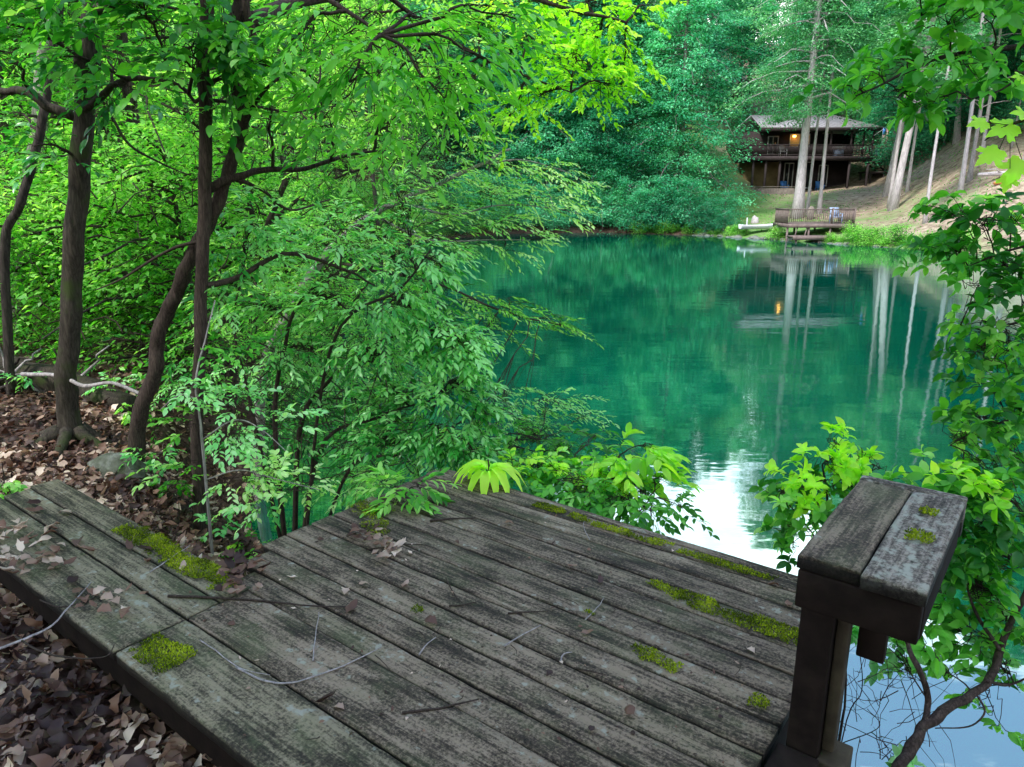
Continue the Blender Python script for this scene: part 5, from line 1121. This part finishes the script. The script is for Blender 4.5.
# windows
def window(px0, px1, py0, py1, y, mat='glass', cross=True):
    b2 = Buf(); x0, x1, z0, z1 = hx(px0), hx(px1), hz(py1), hz(py0); w_ = .09
    b2.box(x0, x1, y - .05, y - .003, z1 - w_, z1); b2.box(x0, x1, y - .05, y - .003, z0, z0 + w_)
    b2.box(x0, x0 + w_, y - .05, y - .003, z0 + w_, z1 - w_); b2.box(x1 - w_, x1, y - .05, y - .003, z0 + w_, z1 - w_)
    if cross: b2.box((x0 + x1) / 2 - .04, (x0 + x1) / 2 + .04, y - .045, y - .003, z0 + w_, z1 - w_)
    fr_ = b2.build('window', MH['white'], cab)
    hb_('pane', mat, [(x0 + w_, x1 - w_, y - .03, y - .004, z0 + w_, z1 - w_)], fr_)
window(793, 814, 136.5, 149, 1.99, 'warm'); window(771, 782, 138.5, 156, 1.99)
window(796, 806, 163, 188, 3.38); window(815, 826, 162, 188, 3.38, cross=False); window(832, 842, 165, 186, 3.38)
lampo = thing('porch_lamp', 'small glowing orange lamp on the cabin wall by the window', 'lamp', (HC[0] + hx(796.6), 67.7, HZ + hz(139)))
b2 = Buf(); b2.tube([(0, 0, -.1), (0, 0, -.05), (0, 0, .05), (0, 0, .1)], [.06, .14, .14, .07], 10); b2.build('bulb', MH['lamp'], lampo)
b2 = Buf(); b2.tube([(0, 0, .102), (0, 0, .17), (0, .24, .2)], [.12, .04, .025], 8); b2.build('bracket', MH['black'], lampo)
# outside stair with landing on the right
st = thing('cabin_stairs', 'dark wooden stair and landing on the right side of the cabin', 'stairs', (HC[0] + hx(884), 67, HZ))
b2 = Buf(); L0, L1, lz = hx(869) - hx(884), hx(906) - hx(884), hz(172)
b2.box(L0 + .3, L1, 0, 2.2, lz - .14, lz); 
b2.build('landing', MH['rail'], st)
b2 = Buf()
for k in range(9):
    f_ = k / 8; b2.box(L0 + .25 + f_ * 1.6 - .0, L0 + .25 + f_ * 1.6 + .26, .4, 1.8, zf + (lz - zf) * f_ - .05, zf + (lz - zf) * f_ - .001 - .003 * k)
b2.build('tread', MH['rail'], st)
b2 = Buf()
for yy in (.36, 1.84): b2.beam((L0 + .2, yy, zf - .1), (L0 + 2.1, yy, lz - .1), .05, .3, (0, 1, 0)); b2.beam((L0 + .2, yy, zf + .9), (L0 + 2.1, yy, lz + .9), .05, .09, (0, 1, 0))
b2.build('stair_sides', MH['rail'], st)
b2 = Buf(); b2.box(L0 + 2.0, L1, -.03, .03, lz + .85, lz + .93)
for k in range(10):
    xk = L0 + 2.05 + (L1 - L0 - 2.1) * k / 9; b2.box(xk - .025, xk + .025, -.025, .025, lz + .001, lz + .849)
for k in range(8):
    f_ = k / 7; xk = L0 + .25 + 1.75 * f_; zk = zf + (lz - zf) * f_; b2.box(xk - .022, xk + .022, .34, .38, zk, zk + .88)
b2.build('railing', MH['rail'], st)
for xx in (L0 + .5, L0 + 1.7, L1 - .15):
    for yy in (.15, 2.05): b2 = Buf(); b2.box(xx - .07, xx + .07, yy - .07, yy + .07, -1.2, lz - .142); b2.build('leg', MH['rail'], st)
# retaining wall of vertical boards, lower left
rw = thing('retaining_wall', 'low grey brown retaining wall of upright boards under the left end of the cabin', 'wall', (HC[0] + hx(770), 65.2, HZ))
b2 = Buf(); xa, xb = hx(748) - hx(770), hx(796) - hx(770); kk = 30
for k in range(kk):
    x0 = xa + (xb - xa) * k / kk; b2.box(x0 + .008, x0 + (xb - xa) / kk - .008, -.03, .03, -1.6, hz(187.5) + R.uniform(-.03, .03))
b2.build('board_panel', MH['fence'], rw)
b2 = Buf(); b2.box(xa, xb, -.08, .05, hz(187.5) + .035, hz(187.5) + .11); b2.build('cap_rail', MH['fence'], rw)
# flag
fl = thing('flag', 'faded striped flag with blue corner at the right end of the cabin roof', 'flag', (HC[0] + hx(871.5), 65.4, HZ + ze - .2))
b2 = Buf(); b2.tube([(-.5, .3, -.3), (.25, -.1, .35)], [.02, .015], 6); b2.build('pole', MH['white'], fl)
for nm, mt, col in (('cloth', 'white', 0), ('stripe', 'red', 1), ('canton', 'blue', 2)):
    b2 = Buf()
    for k in range(7):
        if col == 0: b2.box(.02 + k * .07, .05 + k * .07, -.1 - .03 * math.sin(k), -.09 - .03 * math.sin(k), -1.25 + .05 * (k % 2), .28)
        if col == 1: b2.box(.051 + k * .07, .088 + k * .07, -.1 - .03 * math.sin(k), -.09 - .03 * math.sin(k), -1.28, .27)
    if col == 2: b2.box(.01, .26, -.14, -.135, -.25, .29)
    b2.build(nm, MH[mt], fl)
# things on the porch
def grill(loc):
    o = thing('barbecue_grill', 'dark covered barbecue grill standing on the cabin porch', 'grill', loc)
    b2 = Buf(); b2.tube([(0, 0, .55), (0, 0, .65), (0, 0, .8), (0, 0, .98), (0, 0, 1.05)], [.3, .42, .45, .36, .1], 12); b2.build('bowl', MH['black'], o)
    for a in (-.3, .3):
        for c_ in (-.2, .2): b2 = Buf(); b2.box(a - .025, a + .025, c_ - .025, c_ + .025, 0, .6); b2.build('leg', MH['black'], o)
grill((HC[0] + hx(850), 67.6, HZ + zf))
o = thing('cooler_box', 'white and pale blue cooler box on the cabin porch beside the grill', 'cooler', (HC[0] + hx(838.5), 66.9, HZ + zf))
b2 = Buf(); b2.box(-.42, .42, -.25, .25, .0, .62); b2.build('body', MH['bluel'], o); b2 = Buf(); b2.box(-.45, .45, -.28, .28, .622, .85); b2.build('lid', MH['white'], o)
def chair(loc, mat, label, rz=0, grp=None):
    o = thing('deck_chair', label, 'chair', loc, rz, grp)
    b2 = Buf(); b2.box(-.28, .28, -.28, .25, .40, .45); b2.build('seat', MH[mat], o)
    b2 = Buf(); b2.hexa([(-.28, .22, .46), (.28, .22, .46), (.28, .27, .46), (-.28, .27, .46), (-.28, .40, 1.0), (.28, .40, 1.0), (.28, .45, 1.0), (-.28, .45, 1.0)]); b2.build('backrest', MH[mat], o)
    for a in (-.27, .27):
        b2 = Buf(); b2.box(a - .03, a + .03, -.28, .3, .62, .66); b2.build('armrest', MH[mat], o)
        for c_ in (-.24, .24): b2 = Buf(); b2.box(a - .025, a + .025, c_ - .025, c_ + .025, 0, .62); b2.build('leg', MH[mat], o)
    return o
chair((HC[0] + hx(803), 66.9, HZ + zf), 'rail', 'brown wooden chair on the balcony in front of the lit window')
chair((HC[0] + hx(783), 66.9, HZ + zf), 'white', 'pale chair on the balcony at the left of the lit window')
chair((HC[0] + hx(790), 67.4, HZ + .05), 'blue', 'blue chair in the shade under the balcony behind the left posts')
chair((HC[0] + hx(828), 67.8, HZ + .05), 'blue', 'blue chair in the shade under the balcony right of the trees')
o = thing('wall_wreath', 'round pale wall ornament hanging on the porch wall above the cooler', 'ornament', (HC[0] + hx(833), 70.5, HZ + hz(144)))
b2 = Buf(); aa = np.linspace(0, 2 * PI, 17); b2.tube([(math.cos(a) * .3, 0, math.sin(a) * .3) for a in aa], .11, 6, cap=False); b2.build('ring', MH['tan'], o)
b2 = Buf(); b2.box(hx(880) - HC[0] * 0 - .2, hx(880) + .25, 1.3, 1.36, hz(157) , hz(150)); tw_ = b2.build('blue_towel', MH['bluel'], None)
tw_.location = (HC[0], 66, HZ); tag(tw_, 'small pale blue towel hung on the stair rail right of the cabin', 'towel')

# ------------------------------------------------------------------ dock
dk = at(824, 240, 44.6); DX = dk[0]; 
dock = thing('lake_dock', 'weathered wooden viewing dock with a baluster railing standing at the far waterline', 'dock', (DX, 45.2, .0))
sp = 44.5 / F * .967
def dx(px): return (px - 824) * sp
MH['dock'] = plain_mat('dock_wood', (.17, .13, .12), .85, .2, .35, 4)
def db(name, boxes, par=dock, mat='dock'):
    b_ = Buf(); [b_.box(*q) for q in boxes]; return b_.build(name, MH[mat], par)
ztop = 1.05
b_ = Buf()
for k in range(18): y0 = k * .14; b_.box(dx(790), dx(858), y0, y0 + .13, ztop - .04, ztop)
b_.build('platform', MH['dock'], dock)
db('rim_board', [(dx(789.5), dx(858.5), -.05, -.003, ztop - .22, ztop + .01), (dx(789.5) - .05, dx(789.5) - .003, -.05, 2.5, ztop - .22, ztop + .01), (dx(858.5) + .003, dx(858.5) + .05, -.05, 2.5, ztop - .22, ztop + .01)])
b_ = Buf(); b_.box(dx(790), dx(858), -.04, .05, ztop + .84, ztop + .90); b_.box(dx(790), dx(858), -.0, .03, ztop + .10, ztop + .15)
for k in range(34):
    xk = dx(790.5) + (dx(857.5) - dx(790.5)) * k / 33; b_.box(xk - .016, xk + .016, -.02, .019, ztop + .151, ztop + .839)
for xs_ in (dx(790), dx(858)):
    b_.box(xs_ - .04, xs_ + .04, .06, 2.4, ztop + .84, ztop + .90)
    for k in range(16): yk = .15 + 2.2 * k / 15; b_.box(xs_ - .018, xs_ + .018, yk - .02, yk + .02, ztop + .0, ztop + .839)
b_.build('railing', MH['dock'], dock)
for px_ in (790, 812, 834, 857):
    for yy in (-.02, 2.3): db('post', [(dx(px_) - .05, dx(px_) + .05, yy + .06, yy + .16, -1.2, ztop - .045)])
for px_ in (834.5, 857): db('railing_post', [(dx(px_) - .045, dx(px_) + .045, -.045, .045, ztop + .001, ztop + .95)])
lo = db('lower_step', [(dx(788), dx(832), -1.25, -.25, .30, .40), (dx(788), dx(832), -1.3, -1.253, .18, .42)])
for px_ in (792, 815, 830): db('pile', [(dx(px_) - .05, dx(px_) + .05, -1.2, -1.1, -1.5, .299)], lo)
for k, px_ in enumerate((796, 806)): 
    b_ = Buf(); b_.beam((dx(px_), -.3, .4), (dx(px_) + .35, 0.3, .9), .05, .12); b_.build('brace', MH['dock'], dock)
chair((DX + dx(847), 46.4, ztop - .05), 'bluel', 'pale blue chair sitting on the dock behind its railing')
# rowboat drawn up on the bank
bp = g(759, 226, 49.2)
boat = thing('rowing_boat', 'white rowing boat drawn up on the far bank left of the dock', 'boat', (bp[0], bp[1], bp[2] + .22), math.radians(8))
b_ = Buf(); n = 15; V = []
for i in range(n):
    u_ = i / (n - 1); xx = (u_ - .5) * 3.1; wd = .58 * (math.sin(PI * min(1, (u_ * .8 + .12))) ** .6); sh = .12 * abs(u_ - .4) ** 2 * 4
    for a, h in ((-1, .36 + sh), (-1.02, .30 + sh), (-.8, .04), (0, -.02), (.8, .04), (1.02, .30 + sh), (1, .36 + sh), (.9, .34 + sh), (.68, .1), (0, .06), (-.68, .1), (-.9, .34 + sh)): V.append((xx, a * wd, h))
ii = np.arange(12); fs = [np.stack([ii + i * 12, (ii + 1) % 12 + i * 12, (ii + 1) % 12 + (i + 1) * 12, ii + (i + 1) * 12], 1) for i in range(n - 1)]
b_.add(V, [np.concatenate(fs), np.array([list(range(11, -1, -1))]), np.array([[i + 12 * (n - 1) for i in range(12)]])]); b_.build('hull', MH['white'], boat, True)
for xx in (-.7, .35): b_ = Buf(); b_.box(xx - .12, xx + .12, -.46, .46, .24, .275); b_.build('thwart', MH['bluel'], boat)
boat.scale = (.85, .8, .7)
# mooring post, stump, stones, log
p = g(747, 222, 49.6); b_ = Buf(); b_.tube([(0, 0, -.2), (0, 0, .5), (0, 0, .9), (0, 0, .98)], [.055, .05, .05, .02], 8); o = b_.build('mooring_post', MH['white']); o.location = tuple(p); tag(o, 'short pale post standing beside the rowing boat', 'post')
p = g(756, 210, 53.5); b_ = Buf(); b_.tube([(0, 0, -.2), (0, 0, .1), (0, 0, .42), (.03, 0, .45)], [.3, .24, .2, .15], 10, .3); o = b_.build('tree_stump', M['barkpale']); o.location = tuple(p); tag(o, 'small pale tree stump on the grass above the rowing boat', 'stump')
p = g(811, 208, 52); b_ = Buf(); b_.tube([(0, 0, -.2), (0, 0, .25), (.02, 0, .6), (.02, 0, .8), (0, 0, .88)], [.2, .22, .24, .17, .05], 10, .25); o = b_.build('garden_urn', MH['fence']); o.location = tuple(p); tag(o, 'rounded brown urn at the foot of the trees behind the dock', 'urn')
p = g(1000, 197, 44.5); lg = thing('fallen_log', 'pale fallen log lying on the bare slope at the right', 'log', tuple(p))
b_ = Buf(); b_.tube([(-1.5, 0, .12), (-.6, .05, .17), (.3, 0, .2), (1.6, -.1, .28)], [.10, .14, .16, .17], 10, .2); b_.build('trunk', M['barkpale'], lg, True)
b_ = Buf(); b_.tube([(-.2, -.05, .2), (-.7, -.3, .42), (-1.2, -.2, .4)], [.05, .035, .02], 6); b_.build('branch', M['barkpale'], lg, True)
p = g(996, 203, 43.6)
b_ = Buf(); b_.tube([(-.3, 0, .08), (0, 0, .12), (.3, .02, .1)], [.08, .1, .07], 8, .3); o = b_.build('split_log', plain_mat('fresh_cut_wood', (.55, .22, .08), .8, .2, .3, 6)); o.location = tuple(p); tag(o, 'small orange piece of split wood in front of the fallen log', 'firewood')
# stones of the far water edge
for i in range(46):
    px = R.uniform(690, 800) if i < 30 else R.uniform(800, 960)
    ra = (px - 512) / F * .967; D = 30
    while float(sdist(np.array([ra * D]), np.array([D]))[0]) < 0 and D < 70: D += .1
    D += R.uniform(-.2, .4); r_ = R.uniform(.1, .28)
    me = stone_mesh = None
    b_ = Buf(); t6 = np.linspace(0, PI, 6); ring = [(0, 0, -r_)]
    b_.tube([(0, 0, r_ * -.6 ), (0, 0, -r_ * .3), (0, 0, r_ * .15), (0, 0, r_ * .45), (0, 0, r_ * .55)], [r_ * .6, r_, r_ * .95, r_ * .5, r_ * .1], 8, .5, seed=i)
    o = b_.build('shore_stone', M['stone']); o.location = (ra * D, D, max(gzs(ra * D, D), -.05)); o.rotation_euler = (0, 0, R.uniform(0, 6)); o.scale = (1.3, 1, .8)
    tag(o, 'grey brown stone lying at the far water edge', 'stone', 'stones along the far water edge')
# thin grass tufts of the far clearing: nobody could count them
b_ = Buf(); n = 26000
px = R.uniform(690, 1040, n); Dg = R.uniform(39, 72, n); xg = (px - 512) / F * .967 * Dg
dg = sdist(xg, Dg); den = .5 + .5 * wav(xg, Dg, .5, 4) - (xg - 14) * .02
k_ = (dg > .4) & (R.uniform(0, 1, n) < np.clip(den, .08, 1)) & ~((abs(xg - HC[0]) < 6.5) & (Dg > 65.5))
xg, Dg = xg[k_], Dg[k_]; n = len(xg); P = np.stack([xg, Dg, gz(xg, Dg) - .02], 1)
dr = R.normal(0, .35, (n, 3)); dr[:, 2] = 1
put_leaves(b_, TL, P, dr, R.normal(0, 1, (n, 3)), R.uniform(.05, .14, n), R.uniform(.2, .9, n))
tag(b_.build('grass', M['green']), 'thin grass growing over the far clearing', 'grass', kind='stuff')

# ------------------------------------------------------------------ wood of the left bank
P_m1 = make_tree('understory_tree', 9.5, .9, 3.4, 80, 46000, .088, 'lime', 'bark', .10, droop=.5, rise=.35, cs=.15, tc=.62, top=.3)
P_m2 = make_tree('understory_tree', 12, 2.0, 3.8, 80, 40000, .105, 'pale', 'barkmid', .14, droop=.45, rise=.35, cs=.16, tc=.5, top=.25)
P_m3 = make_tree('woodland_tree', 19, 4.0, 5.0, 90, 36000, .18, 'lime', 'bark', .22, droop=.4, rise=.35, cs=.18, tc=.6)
cnt = 0; plc = []
for t_ in range(900):
    if cnt >= 46: break
    D = 9.5 + 44 * R.uniform() ** 1.2; ra = R.uniform(-.95, -.1); x = ra * D
    d = float(sdist(np.array([x]), np.array([D]))[0])
    if d < .8 or d > 30 or not all((x - a) ** 2 + (D - q) ** 2 > (2.4 + D * .05) ** 2 for a, q in plc): continue
    plc.append((x, D)); cnt += 1
    kd = (P_m1 if D < 20 and R.uniform() < .7 else P_m2 if R.uniform() < .5 else P_m3) if D > 12 else P_m1
    lb = {P_m1.name: 'bright low branched tree in the wood along the left bank', P_m2.name: 'pale green young tree in the wood along the left bank', P_m3.name: 'tall bright green tree in the wood along the left bank'}[kd.name]
    plant(kd, (x, D, gzs(x, D) - .1), R.uniform(0, 6), R.uniform(.8, 1.15), lb, 'tree', lb[:28] + 's')

P_u2 = make_tree('understory_shrub', 2.6, .1, 1.7, 40, 13000, .07, 'lime', 'bark', .04, droop=.5, rise=.5, cs=.15, prof=1.2, top=.4, flat=.4, tc=.6)
for i in range(46):
    D = 7.5 + 46 * (i / 45) ** 1.2; y = D; xs_ = -3
    x = -1.0
    while float(sdist(np.array([x]), np.array([D]))[0]) < 0 and x > -12: x -= .15
    x -= R.uniform(.1, 1.3) + (0 if i % 2 else R.uniform(0, 3))
    plant(P_u2, (x, D, gzs(x, D) - .1), R.uniform(0, 6), R.uniform(.7, 1.25), 'bright leafy shrub at the water edge of the left bank', 'shrub', 'shrubs along the left water edge')
# unseen trees added behind the viewpoint and to its right to shade the deck
for i, (x, y, kd) in enumerate([(-5.2, -3.6, P_m3), (-11, -9, P_m3), (4.5, -13, P_m3)]):
    plant(kd, (x, y, gzs(x, y) - .1), i * 1.1, 1.0 + .05 * (i % 3), 'unseen woodland tree added behind the deck to shade it', 'tree', 'unseen shade trees behind the deck')

P_sap = make_tree('slender_tree', 11, 5.5, 1.6, 26, 5000, .09, 'lime', 'bark', .055, droop=.3, rise=.5, cs=.15, bend=1.6, tc=.6)
for i, (px, D, sc) in enumerate([(22, 8.5, 1), (118, 9.0, .9), (150, 11, 1.1), (262, 12, 1.0), (300, 16, 1.3), (345, 20, 1.4), (180, 14, 1.2), (60, 12, 1.2), (385, 30, 1.5), (330, 11.5, .0)]):
    if sc: plant(P_sap, g(px, 330, D), i * 2.1, sc, 'slender dark trunked young tree standing in the wood of the left bank', 'tree', 'slender trees of the left bank wood')


# ------------------------------------------------------------------ camera, light, render
cam = bpy.data.objects.new('camera', bpy.data.cameras.new('camera')); COL.objects.link(cam)
cam.location = (0, 0, CAMZ); cam.rotation_euler = (PI / 2 - PITCH, 0, 0)
cam.data.sensor_width = 36; cam.data.lens = 36 * F / 1024; cam.data.clip_end = 3000; cam.data.clip_start = .05
scene.camera = cam
SUN_EL, SUN_AZ = math.radians(52), math.radians(-135)      # azimuth measured from +y towards +x
w = bpy.data.worlds.new('World'); scene.world = w; w.use_nodes = True
t = w.node_tree; t.nodes.clear()
wo = t.nodes.new('ShaderNodeOutputWorld'); bg = N(t, 'ShaderNodeBackground'); bg.inputs['Strength'].default_value = .15
sky = N(t, 'ShaderNodeTexSky', sky_type='NISHITA', sun_disc=False, sun_elevation=SUN_EL, sun_rotation=SUN_AZ)
tc = N(t, 'ShaderNodeTexCoord'); mp = N(t, 'ShaderNodeMapping'); mp.inputs['Scale'].default_value = (1, 1, 2.2); L(t, tc.outputs['Generated'], mp.inputs[0])
cn = N(t, 'ShaderNodeTexNoise', i_Scale=2.6, i_Detail=7.0, i_Roughness=.55); L(t, mp.outputs[0], cn.inputs['Vector'])
sz_ = N(t, 'ShaderNodeSeparateXYZ'); L(t, tc.outputs['Generated'], sz_.inputs[0])
ce = N(t, 'ShaderNodeMath', operation='MULTIPLY_ADD'); L(t, sz_.outputs['Z'], ce.inputs[0]); ce.inputs[1].default_value = -.55; L(t, cn.outputs['Fac'], ce.inputs[2])
cr = ramp(t, [(.21, 0), (.34, 1)]); L(t, ce.outputs[0], cr.inputs[0])
vl = mixc(t, 1.0, sky.outputs[0], (4.6, 6.0, 9.8), 'ADD')
cc = mixc(t, cr.outputs[0], vl, (34, 34, 34))
L(t, cc, bg.inputs['Color']); L(t, bg.outputs[0], wo.inputs[0])
sl = bpy.data.lights.new('sun', 'SUN'); so = bpy.data.objects.new('sun', sl); COL.objects.link(so)
sl.energy = 5.0; sl.angle = math.radians(9); sl.color = (1, .96, .88)
dv = Vector((math.sin(SUN_AZ) * math.cos(SUN_EL), math.cos(SUN_AZ) * math.cos(SUN_EL), math.sin(SUN_EL)))
so.rotation_euler = dv.to_track_quat('Z', 'Y').to_euler(); so.location = (0, 10, 30)
scene.view_settings.view_transform = 'Standard'; scene.view_settings.look = 'None'; scene.view_settings.exposure = 0
c = scene.cycles; c.max_bounces = 6; c.diffuse_bounces = 3; c.glossy_bounces = 3; c.transmission_bounces = 3; c.transparent_max_bounces = 4
c.use_denoising = True; c.sample_clamp_indirect = 6; c.caustics_reflective = False; c.caustics_refractive = False
